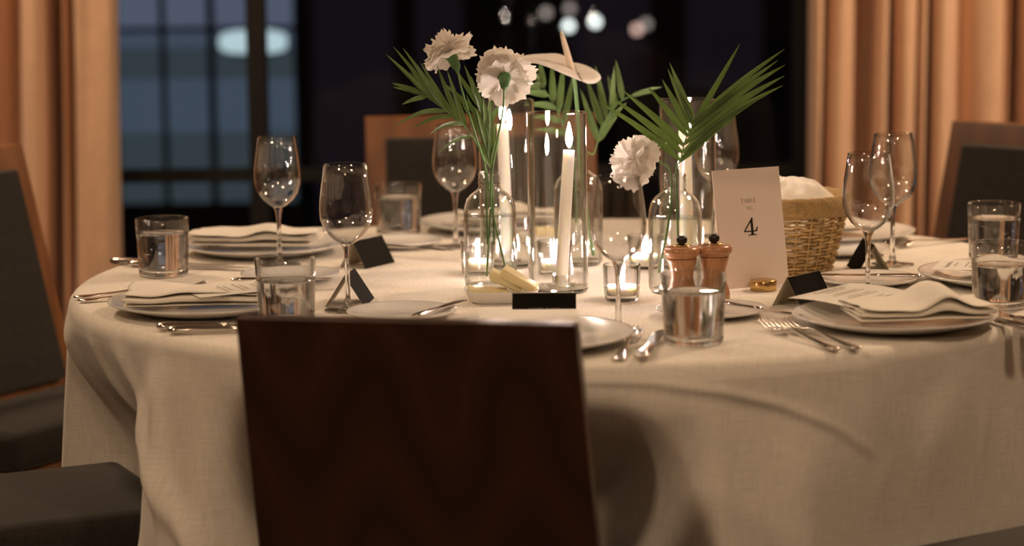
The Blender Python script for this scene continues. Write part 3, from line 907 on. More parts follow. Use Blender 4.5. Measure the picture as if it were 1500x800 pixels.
def carnation(head, axis, stem_pts, label, L=0.040, seed=1, spread_out=1.0):
    """head: base of the flower head (top of calyx), axis: where the flower opens to"""
    t = thing('carnation', head, label, 'flower', 'white carnations')
    q = Vector((0, 0, 1)).rotation_difference(Vector(axis).normalized())
    rnd = random.Random(seed)
    rings = [(7, 1.25, 1.66, 1.0), (7, 1.08, 1.44, 1.02), (6, 0.85, 1.18, 1.0), (6, 0.58, 0.88, 0.95), (4, 0.28, 0.52, 0.90)]
    for ri, (n, a0, a1, sc) in enumerate(rings):
        for k in range(n):
            V, Fc = petal_mesh(L * sc * rnd.uniform(0.78, 1.16), 0.80 * spread_out, a0 * 0.55, a1 + rnd.uniform(-0.08, 0.08), 0.11, seed * 100 + ri * 20 + k)
            az = 2 * PI * (k + 0.5 * ri) / n + rnd.uniform(-0.2, 0.2)
            Rz = Matrix.Rotation(az, 3, 'Z')
            mk('petal', [q @ (Rz @ v + Vector((0, 0, 0.001 * ri))) for v in V], Fc, 'petal', t)
    # calyx: ribbed cup with pointed teeth below the head
    V, Fc = lathe([(0, -0.022), (0.0035, -0.0215), (0.0065, -0.016), (0.0078, -0.008), (0.0088, 0.0), (0.0105, 0.007), (0.009, 0.0075), (0.007, 0.0), (0, -0.004)], 20)
    V2 = []
    for i, v in enumerate(V):
        v = Vector(v)
        if v.z > 0.005:
            a = math.atan2(v.y, v.x)
            v.z += 0.004 * math.cos(5 * a)
        V2.append(q @ v)
    mk('calyx', V2, Fc, 'calyx', t)
    H0 = Vector(head)
    pts = [q @ Vector((0, 0, -0.0205))] + [Vector(p) - H0 for p in stem_pts]
    sm = []
    for i in range(len(pts) - 1):
        p0 = pts[max(i - 1, 0)]; p1 = pts[i]; p2 = pts[i + 1]; p3 = pts[min(i + 2, len(pts) - 1)]
        for k in range(5):
            s = k / 5
            sm.append(0.5 * ((2 * p1) + (p2 - p0) * s + (2 * p0 - 5 * p1 + 4 * p2 - p3) * s * s + (3 * p1 - p0 - 3 * p2 + p3) * s ** 3))
    sm.append(pts[-1])
    mk('stem', *tube(sm, 0.0017, 8), 'stem', t)
    return t

def mouth(B, dx=0.0, dy=0.0, z=0.181):
    return (B[0] + dx, B[1] + dy, T + z)

carnation((-0.0868, 3.6600, 1.1101), (-0.42, 0.30, 0.86), [(-0.0732, 3.6650, 1.0622), (-0.0556, 3.6750, 0.9990), mouth(B1, -0.004, 0.004), (B1[0] + 0.004, B1[1], T + 0.12), (-0.0094, 3.7000, 0.7786)],
          'white carnation highest of all, tilted outward above the feathery palm', seed=3)
carnation((-0.0078, 3.6600, 1.0762), (0.02, 0.80, 0.60), [(-0.0105, 3.6600, 1.0308), (-0.0205, 3.6700, 0.9782), mouth(B1, 0.004, -0.004), (B1[0] + 0.001, B1[1] - 0.004, T + 0.12), (-0.0389, 3.6800, 0.7722)],
          'white carnation right above the candle flame, showing its green calyx', L=0.044, seed=8)
carnation((0.1898, 3.6000, 0.9532), (-0.62, -0.62, 0.34), [(0.2047, 3.6100, 0.9582), (0.2298, 3.6200, 0.9487), mouth(B2, -0.006, -0.004), (B2[0] - 0.008, B2[1], T + 0.12), (0.2227, 3.6300, 0.7815)],
          'white carnation hanging lowest, beside the wide palm frond', L=0.039, seed=5)

def frond(name, label, rachis, leaflets, rad=0.0016, mat='leaf'):
    """rachis: 3 or more points; leaflets: (t, tip, width, sag)"""
    base = Vector(rachis[0])
    t = thing('palm_frond', tuple(base), label, 'palm frond', 'palm fronds in the bottles')
    P = [Vector(p) for p in rachis]
    sm = []
    for i in range(len(P) - 1):
        p0 = P[max(i - 1, 0)]; p1 = P[i]; p2 = P[i + 1]; p3 = P[min(i + 2, len(P) - 1)]
        for k in range(6):
            s = k / 6
            sm.append(0.5 * ((2 * p1) + (p2 - p0) * s + (2 * p0 - 5 * p1 + 4 * p2 - p3) * s * s + (3 * p1 - p0 - 3 * p2 + p3) * s ** 3))
    sm.append(P[-1])
    n = len(sm)
    mk('rachis', *tube([p - base for p in sm], [rad * (1 - 0.55 * i / n) for i in range(n)], 7), 'stem', t)
    for (ft, tip, w, sag) in leaflets:
        x = ft * (n - 1); i = min(int(x), n - 2)
        a = sm[i].lerp(sm[i + 1], x - i)
        b = Vector(tip)
        L_ = (b - a).length
        d = (b - a).normalized()
        side = d.cross(Vector((0.15, -1, 0.1)))
        if side.length < 1e-3:
            side = Vector((1, 0, 0))
        side.normalize()
        nrm = side.cross(d).normalized()
        m = 12
        V = []; Fc = []
        for k in range(m + 1):
            s = k / m
            c = a.lerp(b, s) + Vector((0, 0, 1)) * sag * L_ * math.sin(PI * s)
            ww = w * 0.62 * (min(1, (s + 0.04) / 0.22) ** 0.7) * (1 - s ** 2.2) ** 0.9 + 0.00025
            V += [c - side * ww + nrm * ww * 0.45 - base, c - base, c + side * ww + nrm * ww * 0.45 - base]
        for k in range(m):
            q = k * 3
            Fc += [(q, q + 1, q + 4, q + 3), (q + 1, q + 2, q + 5, q + 4)]
        mk('leaflet', V, Fc, mat, t)
    return t

# wide frond in the right bottle
frond('palm_frond', 'wide green palm frond spreading like a fan in the right bottle',
      [(B2[0] + 0.006, B2[1], T + 0.05), mouth(B2, 0.002), (0.2555, 3.6200, 0.9535), (0.2620, 3.6100, 0.9852), (0.2756, 3.6000, 1.0135)],
      [(0.50, (0.1325, 3.5800, 1.0451), 0.0085, 0.03), (0.60, (0.1522, 3.5900, 1.0503), 0.0095, 0.02), (0.68, (0.1689, 3.6000, 1.0605), 0.0095, 0.02), (0.80, (0.2055, 3.6000, 1.0662), 0.009, 0.01), (0.85, (0.2275, 3.6100, 1.0765), 0.009, 0.0),
       (0.93, (0.2364, 3.6200, 1.0910), 0.009, -0.01), (0.97, (0.2401, 3.6300, 1.0996), 0.009, -0.01), (0.99, (0.3407, 3.5800, 1.1293), 0.0075, 0.0), (0.97, (0.4029, 3.5500, 1.1220), 0.0080, 0.03), (0.90, (0.3951, 3.5600, 1.1056), 0.0085, 0.02),
       (0.80, (0.4051, 3.5600, 1.0985), 0.0105, 0.04), (0.70, (0.4053, 3.5700, 1.0818), 0.0105, 0.04), (0.60, (0.4034, 3.5700, 1.0678), 0.0095, 0.05), (0.52, (0.3772, 3.5800, 1.0523), 0.0085, 0.05), (0.47, (0.3357, 3.5900, 1.0196), 0.0075, 0.04)])
# feathery fronds in the left bottle
frond('palm_frond', 'feathery green palm frond bending outward over the back wine glass',
      [(B1[0] - 0.004, B1[1], T + 0.07), mouth(B1, -0.006), (-0.0459, 3.6900, 0.9641), (-0.0702, 3.6800, 1.0040), (-0.1028, 3.6700, 1.0332), (-0.1362, 3.6600, 1.0581)],
      [(1.0, (-0.1783, 3.6600, 1.0721), 0.0055, 0.02), (0.97, (-0.1773, 3.6800, 1.0646), 0.0055, 0.02), (0.93, (-0.1625, 3.6400, 1.0413), 0.006, 0.04), (0.88, (-0.1878, 3.7000, 1.1134), 0.006, 0.02), (0.82, (-0.1752, 3.6600, 1.1276), 0.006, 0.02),
       (0.78, (-0.1590, 3.6200, 1.1273), 0.0065, 0.02), (0.72, (-0.1359, 3.7000, 1.1003), 0.0065, 0.0), (0.76, (-0.1719, 3.6300, 1.0103), 0.006, 0.10), (0.70, (-0.1465, 3.6600, 1.0034), 0.006, 0.10), (0.62, (-0.1204, 3.6200, 0.9982), 0.006, 0.08),
       (0.66, (-0.1097, 3.6600, 1.0980), 0.007, 0.0), (0.58, (-0.0954, 3.7000, 1.0883), 0.007, 0.0), (0.52, (-0.1092, 3.6400, 0.9674), 0.0055, 0.09), (0.60, (-0.1536, 3.7200, 1.0858), 0.006, 0.0)])
frond('palm_frond', 'upright narrow palm frond rising between the two high carnations',
      [(B1[0] + 0.006, B1[1] + 0.004, T + 0.07), mouth(B1, 0.004, 0.004), (-0.0353, 3.7100, 0.9853), (-0.0431, 3.7100, 1.0275)],
      [(1.0, (-0.0692, 3.7000, 1.0963), 0.007, 0.0), (0.98, (-0.0864, 3.7200, 1.0923), 0.007, 0.0), (0.90, (-0.0588, 3.6900, 1.0791), 0.007, 0.0), (0.85, (-0.1038, 3.7300, 1.0688), 0.007, 0.0), (0.75, (-0.0126, 3.7300, 1.0362), 0.007, 0.02), (0.70, (-0.0258, 3.7000, 1.0646), 0.0075, 0.0),
       (0.62, (-0.0491, 3.7200, 1.0604), 0.007, 0.0), (0.55, (-0.0748, 3.7300, 1.0369), 0.0065, 0.0), (0.60, (-0.0404, 3.6800, 1.0505), 0.007, 0.0),
       (0.42, (-0.0596, 3.7000, 1.0389), 0.0065, 0.0), (0.45, (-0.0214, 3.7200, 1.0075), 0.0065, 0.0), (0.48, (-0.0511, 3.6800, 1.0298), 0.0065, 0.0), (0.40, (-0.0366, 3.7000, 1.0365), 0.007, 0.0), (0.52, (-0.0667, 3.7000, 1.0515), 0.0065, 0.0),
       (0.38, (-0.0162, 3.7000, 0.9944), 0.006, 0.02), (0.44, (-0.0281, 3.6900, 1.0434), 0.0065, 0.0), (0.36, (-0.0600, 3.6900, 0.9978), 0.0055, 0.02)])
# darker fronds behind, with the anthurium
frond('palm_frond', 'shadowy palm frond behind the anthurium, leaning towards the carnations',
      [(B3[0] - 0.004, B3[1], T + 0.07), mouth(B3, -0.006), (0.0989, 4.0000, 0.9476), (0.0771, 4.0200, 1.0030), (0.0494, 4.0400, 1.0475)],
      [(1.0, (0.0123, 4.0500, 1.0906), 0.009, 0.03), (0.95, (0.0287, 4.0200, 1.0400), 0.010, 0.03), (0.92, (0.0501, 4.0600, 1.0851), 0.009, 0.02), (0.86, (0.0195, 4.0200, 1.0310), 0.010, 0.05), (0.80, (0.0706, 4.0600, 1.0780), 0.010, 0.0),
       (0.76, (0.0237, 4.0000, 1.0120), 0.010, 0.06), (0.72, (0.0912, 4.0600, 1.0823), 0.010, 0.0), (0.66, (0.0302, 4.0000, 0.9915), 0.009, 0.06), (0.64, (0.1097, 4.0700, 1.0655), 0.009, 0.0), (0.58, (0.0413, 4.0000, 0.9710), 0.009, 0.05)])
frond('palm_frond', 'shadowy palm frond behind the anthurium, arching towards the wide frond',
      [(B3[0] + 0.006, B3[1], T + 0.07), mouth(B3, 0.008), (0.1384, 4.0000, 0.9301), (0.1530, 4.0200, 0.9737), (0.1799, 4.0300, 1.0102), (0.2084, 4.0300, 1.0258)],
      [(1.0, (0.2540, 4.0300, 1.0377), 0.006, 0.02), (0.95, (0.2408, 4.0000, 1.0308), 0.006, 0.03), (0.85, (0.1778, 4.0500, 1.0818), 0.009, 0.0), (0.78, (0.1643, 4.0600, 1.0563), 0.009, 0.0), (0.72, (0.1732, 4.0000, 1.0756), 0.008, 0.02), (0.66, (0.1438, 4.0600, 1.0726), 0.010, 0.0),
       (0.60, (0.1280, 4.0700, 1.0539), 0.010, 0.0), (0.56, (0.1932, 4.0000, 1.0144), 0.009, 0.04), (0.50, (0.1180, 4.0500, 1.0346), 0.010, 0.0), (0.5, (0.1775, 3.9800, 0.9935), 0.009, 0.05)])

# anthurium
def anthurium():
    c = Vector((0.1036, 3.9300, 1.0671))
    t = thing('anthurium', tuple(c), 'white anthurium with cream spadix above the front glass cylinder', 'flower')
    # heart shaped spathe: near edge, midrib and far edge from stalk to tip, then the rounded lobe behind the stalk
    near = [(0.1170, 3.9000, 1.0566), (0.1002, 3.8850, 1.0643), (0.0749, 3.8750, 1.0761), (0.0531, 3.8750, 1.0851), (0.0369, 3.8850, 1.0880), (0.0205, 3.9000, 1.0830)]
    mid = [(0.1103, 3.9300, 1.0659), (0.0947, 3.9250, 1.0774), (0.0737, 3.9200, 1.0857), (0.0538, 3.9150, 1.0917), (0.0372, 3.9100, 1.0944), (0.0195, 3.9050, 1.0904)]
    far = [(0.1037, 3.9680, 1.0827), (0.0950, 3.9750, 1.0902), (0.0793, 3.9750, 1.0971), (0.0578, 3.9600, 1.0981), (0.0398, 3.9400, 1.0983), (0.0207, 3.9100, 1.0978)]
    def cr(Q, n):
        Q = [Vector(q) for q in Q]; out = []
        for i in range(len(Q) - 1):
            p0 = Q[max(i - 1, 0)]; p1 = Q[i]; p2 = Q[i + 1]; p3 = Q[min(i + 2, len(Q) - 1)]
            for k in range(n):
                s = k / n
                out.append(0.5 * ((2 * p1) + (p2 - p0) * s + (2 * p0 - 5 * p1 + 4 * p2 - p3) * s * s + (3 * p1 - p0 - 3 * p2 + p3) * s ** 3))
        return out + [Q[-1]]
    A_, B_, C_ = cr(near, 5), cr(mid, 5), cr(far, 5)
    V = []; Fc = []; m = 8
    for a_, b_, c_ in zip(A_, B_, C_):
        for j in range(m + 1):
            s = j / m
            V.append(a_ * (1 - s) * (1 - 2 * s) + b_ * 4 * s * (1 - s) + c_ * s * (2 * s - 1) - c)
    for i in range(len(A_) - 1):
        for j in range(m):
            q = i * (m + 1) + j
            Fc.append((q, q + 1, q + m + 2, q + m + 1))
    lobe = cr([(0.1170, 3.9000, 1.0566), (0.1271, 3.9050, 1.0529), (0.1398, 3.9200, 1.0529), (0.1483, 3.9400, 1.0582), (0.1445, 3.9550, 1.0662), (0.1315, 3.9650, 1.0747), (0.1171, 3.9700, 1.0802), (0.1037, 3.9680, 1.0827)], 4)
    ctr = Vector(mid[0])
    base_i = len(V)
    for p in lobe:
        for j in range(6):
            s = j / 5
            V.append(ctr.lerp(p, s) - c + Vector((0, 0, 0.003 * math.sin(PI * s))))
    for i in range(len(lobe) - 1):
        for j in range(5):
            q = base_i + i * 6 + j
            Fc.append((q, q + 1, q + 7, q + 6))
    o = mk('spathe', V, Fc, 'spathe', t)
    bm = bmesh.new(); bm.from_mesh(o.data); bmesh.ops.remove_doubles(bm, verts=bm.verts[:], dist=0.0002); bmesh.ops.recalc_face_normals(bm, faces=bm.faces[:]); bm.to_mesh(o.data); bm.free()
    sol = o.modifiers.new('thickness', 'SOLIDIFY'); sol.thickness = 0.0012; sol.offset = 0
    s0 = Vector((0.1014, 3.9300, 1.0693)) - c; s1 = Vector((0.0939, 3.9300, 1.1003)) - c; s2 = Vector((0.0842, 3.9250, 1.1360)) - c
    mk('spadix', *tube(bez(s0, s1, s2, 12), [0.0058, 0.0058, 0.0056, 0.0055, 0.0053, 0.0051, 0.0049, 0.0047, 0.0045, 0.0042, 0.0038, 0.0031, 0.0016], 12), 'spadix', t)
    st = [Vector((0, 0, -0.001)), Vector((0.1070, 3.9400, 1.0420)) - c, Vector((0.1123, 3.9500, 0.9743)) - c, Vector(mouth(B3, 0.002, -0.004)) - c, Vector((B3[0] + 0.012, B3[1] - 0.004, T + 0.10)) - c, Vector((B3[0] + 0.024, B3[1] - 0.006, T + 0.016)) - c]
    sm = []
    for i in range(len(st) - 1):
        p0 = st[max(i - 1, 0)]; p1 = st[i]; p2 = st[i + 1]; p3 = st[min(i + 2, len(st) - 1)]
        for k in range(5):
            s = k / 5
            sm.append(0.5 * ((2 * p1) + (p2 - p0) * s + (2 * p0 - 5 * p1 + 4 * p2 - p3) * s * s + (3 * p1 - p0 - 3 * p2 + p3) * s ** 3))
    sm.append(st[-1])
    mk('stem', *tube(sm, 0.0030, 8), 'stem', t)
anthurium()

# ------------------------------------------------------------------ plates
def plate_profile(R, h, well, th=0.0032):
    top = [(0, 0.0052), (well * 0.97, 0.0052), (well + 0.006, 0.0075), (R - 0.004, h - 0.0006), (R, h)]
    bot = [(R - 0.0005, h - 0.0022), (R - 0.006, h - 0.0045), (well + 0.004, 0.0028), (well - 0.006, 0.0), (well - 0.010, 0.0), (well - 0.014, 0.002), (0, 0.002)]
    return top + bot
dp_me = bpy.data.meshes.new('dinner_plate'); V, Fc = lathe(plate_profile(0.1425, 0.0185, 0.095), 72); dp_me.from_pydata(V, [], Fc); dp_me.update()
bp_me = bpy.data.meshes.new('bread_plate'); V, Fc = lathe(plate_profile(0.079, 0.0125, 0.048), 64); bp_me.from_pydata(V, [], Fc); bp_me.update()
for me in (dp_me, bp_me):
    bm = bmesh.new(); bm.from_mesh(me); bmesh.ops.recalc_face_normals(bm, faces=bm.faces[:]); bm.to_mesh(me); bm.free()
PA = (-0.428, 4.15); PB = (-0.452, 3.517); PF = (0.020, 3.190); PR = (0.530, 3.308); PRR = (0.772, 3.70); PBR = (0.57, 4.24); PBK = (-0.03, 4.445)
for p, lab in ((PA, 'white dinner plate with folded napkin behind the far left tumbler'), (PB, 'white dinner plate with napkin and menu at the left front of the table'),
               (PF, 'white dinner plate at the front, mostly hidden by the walnut chair'), (PR, 'large white dinner plate with napkin and menu at the right front'),
               (PRR, 'white dinner plate carrying a menu, behind the right tumblers'), (PBR, 'white dinner plate at the back right, before the curtain'),
               (PBK, 'white dinner plate at the back of the table, before the wood framed chair')):
    o = link('dinner_plate', dp_me, 'porcelain'); o.location = (p[0], p[1], T + 0.0008)
    tag(o, lab, 'plate', 'dinner plates')
BP = [((-0.2001, 4.2183), 'small white bread plate at the back, right of the dark tent card'), ((-0.3540, 3.8147), 'small white bread plate behind the tumbler by the walnut chair'),
      ((-0.1595, 3.4251), 'small white bread plate half hidden by the top edge of the walnut chair'), ((0.2841, 3.4101), 'small white bread plate behind the front tumbler, below the mills'),
      ((0.5486, 3.6958), 'small white bread plate with a butter knife, right of the basket'), ((0.5559, 4.0426), 'small white bread plate far back behind the wicker basket')]
for p, lab in BP:
    o = link('bread_plate', bp_me, 'porcelain'); o.location = (p[0], p[1], T + 0.0008)
    tag(o, lab, 'plate', 'bread plates')

# ------------------------------------------------------------------ cutlery
def sweep(sections):
    """sections: (y, half width, z centre, half thickness) -> flattened elliptical bar along +Y"""
    V = []; Fc = []; S = 10
    for y, w, z, th in sections:
        for k in range(S):
            a = 2 * PI * k / S
            V.append((w * math.cos(a), y, z + th * math.sin(a)))
    for i in range(len(sections) - 1):
        for k in range(S):
            k2 = (k + 1) % S
            Fc.append((i * S + k, (i + 1) * S + k, (i + 1) * S + k2, i * S + k2))
    Fc.append(tuple(range(S))); Fc.append(tuple(range(len(sections) * S - 1, (len(sections) - 1) * S - 1, -1)))
    return V, Fc

def make_fork():
    t = thing('fork', (0, 0, T), '', 'fork', 'dinner forks')
    mk('handle', *sweep([(0.0, 0.002, 0.003, 0.0014), (0.003, 0.0075, 0.003, 0.002), (0.012, 0.0100, 0.003, 0.0022), (0.03, 0.0078, 0.0036, 0.002), (0.07, 0.0042, 0.006, 0.002), (0.11, 0.0030, 0.010, 0.002), (0.128, 0.0032, 0.011, 0.002), (0.136, 0.006, 0.0098, 0.0016),
                         (0.143, 0.0105, 0.0074, 0.0013), (0.152, 0.0122, 0.0052, 0.0012), (0.158, 0.0124, 0.0044, 0.0012)]), 'steel', t)
    for k in range(4):
        x = -0.0102 + 0.0068 * k
        mk('tine', *tube([(x, 0.155, 0.0046), (x, 0.170, 0.0042), (x, 0.186, 0.0066), (x * 0.97, 0.202, 0.0122), (x * 0.96, 0.207, 0.0145)], [0.0015, 0.0015, 0.0014, 0.0011, 0.0005], 6), 'steel', t)
    return t
def make_knife():
    t = thing('knife', (0, 0, T), '', 'knife', 'dinner knives')
    mk('handle', *sweep([(0.0, 0.004, 0.0062, 0.003), (0.003, 0.0095, 0.0062, 0.0048), (0.012, 0.0110, 0.0062, 0.0058), (0.04, 0.0095, 0.0062, 0.0052), (0.08, 0.0078, 0.0055, 0.0045), (0.098, 0.0068, 0.005, 0.0038), (0.102, 0.004, 0.005, 0.002)]), 'steel', t)
    V = []; Fc = []
    out = [(0.100, -0.004, 0.005), (0.112, -0.0075, 0.0085), (0.17, -0.0085, 0.0095), (0.205, -0.0065, 0.0095), (0.222, -0.001, 0.0075), (0.228, 0.0055, 0.0065)]
    for y, a, b in out:
        V += [(a, y, 0.0042), (b, y, 0.0044), (b, y, 0.0058), (a, y, 0.0048)]
    for i in range(len(out) - 1):
        for k in range(4):
            k2 = (k + 1) % 4
            Fc.append((i * 4 + k, i * 4 + k2, (i + 1) * 4 + k2, (i + 1) * 4 + k))
    Fc.append((3, 2, 1, 0)); n = len(V); Fc.append((n - 4, n - 3, n - 2, n - 1))
    mk('blade', V, Fc, 'steel', t, False)
    return t
def make_butter_knife():
    t = thing('butter_knife', (0, 0, T), '', 'knife', 'butter knives')
    mk('handle', *sweep([(0.0, 0.002, 0.003, 0.0015), (0.003, 0.006, 0.003, 0.0025), (0.02, 0.0072, 0.003, 0.003), (0.06, 0.0045, 0.003, 0.0025), (0.078, 0.0035, 0.003, 0.002)]), 'steel', t)
    V = []; Fc = []
    out = [(0.077, -0.003, 0.003), (0.086, -0.006, 0.006), (0.12, -0.008, 0.0085), (0.145, -0.007, 0.0095), (0.156, -0.002, 0.007), (0.160, 0.003, 0.005)]
    for y, a, b in out:
        V += [(a, y, 0.0022), (b, y, 0.0024), (b, y, 0.0038), (a, y, 0.0030)]
    for i in range(len(out) - 1):
        for k in range(4):
            k2 = (k + 1) % 4
            Fc.append((i * 4 + k, i * 4 + k2, (i + 1) * 4 + k2, (i + 1) * 4 + k))
    Fc.append((3, 2, 1, 0)); n = len(V); Fc.append((n - 4, n - 3, n - 2, n - 1))
    mk('blade', V, Fc, 'steel', t, False)
    return t
fork, knife, bknife = make_fork(), make_knife(), make_butter_knife()
def head(d):
    return math.atan2(-d[0], d[1])
FORKS = [((0.422, 3.101), (-0.36, 0.933), 'dinner fork left of the large right plate, handle end nearer the edge', 0),
         ((0.451, 3.106), (-0.38, 0.925), 'dinner fork tucked closest to the large right plate', 0),
         ((-0.668, 3.640), (0.93, 0.36), 'dinner fork at the far left table edge, outer of two', 0),
         ((-0.655, 3.606), (0.93, 0.36), 'dinner fork at the far left table edge, next to the plate', 0),
         ((0.80, 4.20), (-0.75, -0.5), 'dinner fork at the back right, before the dark chair', 0),
         ((0.135, 3.046), (0.16, 0.985), 'fork at the front edge right of the walnut chair, the one nearer the chair', 0)]
for i, (p, d, lab, z) in enumerate(FORKS):
    place(fork, (p[0], p[1], T + 0.0008 + z), lab, rz=head(d), first=(i == 0))
KNIVES = [((0.164, 3.043), (0.17, 0.985), 'dinner knife at the front edge between fork and front tumbler'),
          ((-0.498, 3.335), (0.985, 0.13), 'dinner knife below the left front plate, the upper of two'),
          ((-0.478, 3.302), (0.985, 0.15), 'dinner knife below the left front plate, the lower of two'),
          ((-0.675, 4.030), (0.955, -0.295), 'dinner knife behind the far left tumbler, the farther of two'),
          ((-0.640, 3.995), (0.955, -0.295), 'dinner knife behind the far left tumbler, the nearer of two'),
          ((0.712, 3.215), (-0.40, 0.92), 'dinner knife right of the large right plate, the inner of two'),
          ((0.742, 3.235), (-0.40, 0.92), 'dinner knife right of the large right plate, the outer of two')]
for i, (p, d, lab) in enumerate(KNIVES):
    place(knife, (p[0], p[1], T + 0.0008), lab, rz=head(d), first=(i == 0))
BK = [((-0.2315, 4.1133), (0.85, -0.52), 'butter knife on the back bread plate by the dark tent card', 0.0),
      ((-0.4374, 3.7178), (1.0, 0.02), 'butter knife across the bread plate behind the walnut chair tumbler', 0.0),
      ((-0.1382, 3.3371), (0.42, 0.90), 'butter knife on the bread plate at the walnut chair top edge', 0.0),
      ((0.3031, 3.4265), (0.62, -0.78), 'butter knife on the bread plate below the pepper mills', 0.0),
      ((0.6291, 3.6729), (-0.985, 0.12), 'butter knife across the bread plate right of the basket', 0.0)]
for i, (p, d, lab, _) in enumerate(BK):
    place(bknife, (p[0], p[1], T + 0.0138), lab, rz=head(d), first=(i == 0))

# ------------------------------------------------------------------ napkins and menus
def napkin(loc, rz, label, Lx, Ly, layers=4, seed=1, peak=0.0, curl=0.3, gap=0.0042):
    """cloth folded back and forth; folds show on the long edge"""
    rnd = random.Random(seed)
    th = 0.0011
    # serpentine profile in (v, z): v across Ly
    prof = []
    for k in range(layers):
        z = 0.001 + gap * k
        inset = [rnd.uniform(-0.006, 0.004) for _ in range(2)]
        n = 12
        vs = [(-Ly / 2 - inset[0]) + (Ly + inset[0] + inset[1]) * i / n for i in range(n + 1)]
        if k % 2:
            vs = vs[::-1]
        for v in vs:
            prof.append((v, z))
        if k < layers - 1:
            ve = vs[-1]; sg = 1 if ve > 0 else -1
            prof.append((ve + sg * gap * 0.35, z + gap * 0.25)); prof.append((ve + sg * gap * 0.4, z + gap * 0.5)); prof.append((ve + sg * gap * 0.35, z + gap * 0.75))
    nu = 26
    V = []; Fc = []
    ph = rnd.uniform(0, 6)
    np_ = len(prof)
    for s in (-1, 1):
        for i in range(nu + 1):
            u = i / nu
            x = -Lx / 2 + Lx * u
            for j, (v, z) in enumerate(prof):
                lay = z / (gap * layers)
                lift = 0.0030 * math.sin(u * 7 + ph + v * 25) * lay + 0.0016 * math.sin(u * 17 + ph * 2 - v * 40) * lay
                lift += peak * lay * math.exp(-((u - 0.62) / 0.14) ** 2) * (0.6 + 0.4 * math.cos(v / Ly * 3))
                lift += 0.010 * curl * lay * (abs(u - 0.5) * 2) ** 3
                xx = x + 0.006 * math.sin(j * 0.9 + ph) * lay * (u - 0.5)
                a = prof[max(j - 1, 0)]; b = prof[min(j + 1, np_ - 1)]
                dv, dz = b[0] - a[0], b[1] - a[1]; l = math.hypot(dv, dz) or 1
                V.append((xx, v - dz / l * th / 2 * s, max(0.0004, z + lift + dv / l * th / 2 * s)))
    off = (nu + 1) * np_
    for i in range(nu):
        for j in range(np_ - 1):
            a = i * np_ + j
            Fc.append((a, a + 1, a + 1 + np_, a + np_)); Fc.append((off + a, off + a + np_, off + a + 1 + np_, off + a + 1))
    for i in (0, nu):
        for j in range(np_ - 1):
            a = i * np_ + j
            Fc.append((a, off + a, off + a + 1, a + 1))
    for i in range(nu):
        for j in (0, np_ - 1):
            a = i * np_ + j
            Fc.append((a, a + np_, off + a + np_, off + a))
    o = mk('napkin', V, Fc, 'napkin')
    bm = bmesh.new(); bm.from_mesh(o.data); bmesh.ops.recalc_face_normals(bm, faces=bm.faces[:]); bm.to_mesh(o.data); bm.free()
    o.location = loc; o.rotation_euler = (0, 0, rz)
    tag(o, label, 'napkin', 'folded napkins')
    return o
ZP = T + 0.0180
napkin((PA[0] - 0.015, PA[1] - 0.005, ZP + 0.004), -0.12, 'folded cream napkin on the plate behind the far left tumbler', 0.215, 0.11, 4, 2, peak=0.012, gap=0.0052)
napkin((PB[0] - 0.012, PB[1] - 0.010, ZP), 0.05, 'folded cream napkin on the left front plate, under a menu', 0.20, 0.12, 4, 5, peak=0.004, gap=0.0048)
napkin((PR[0] + 0.030, PR[1] - 0.010, ZP), 0.10, 'folded cream napkin with a raised point on the large right plate', 0.19, 0.12, 4, 9, peak=0.034, gap=0.0046)
napkin((PBR[0] - 0.02, PBR[1] - 0.01, ZP), 0.5, 'folded cream napkin on the back right plate', 0.18, 0.10, 3, 4, peak=0.004)
napkin((PBK[0] + 0.02, PBK[1], ZP), 0.1, 'folded cream napkin on the plate at the back of the table', 0.18, 0.10, 4, 6, peak=0.018)
napkin((PRR[0] + 0.02, PRR[1] + 0.0, ZP), -0.7, 'folded cream napkin under the menu behind the right tumblers', 0.16, 0.11, 3, 11, peak=0.0)

def text_mesh(body, size, align='CENTER'):
    cu = bpy.data.curves.new('lettering', 'FONT')
    cu.body = body; cu.size = size; cu.align_x = align; cu.resolution_u = 2
    tmp = bpy.data.objects.new('lettering', cu)
    COL.objects.link(tmp)
    dg = bpy.context.evaluated_depsgraph_get()
    me = bpy.data.meshes.new_from_object(tmp.evaluated_get(dg))
    bpy.data.objects.remove(tmp)
    return me

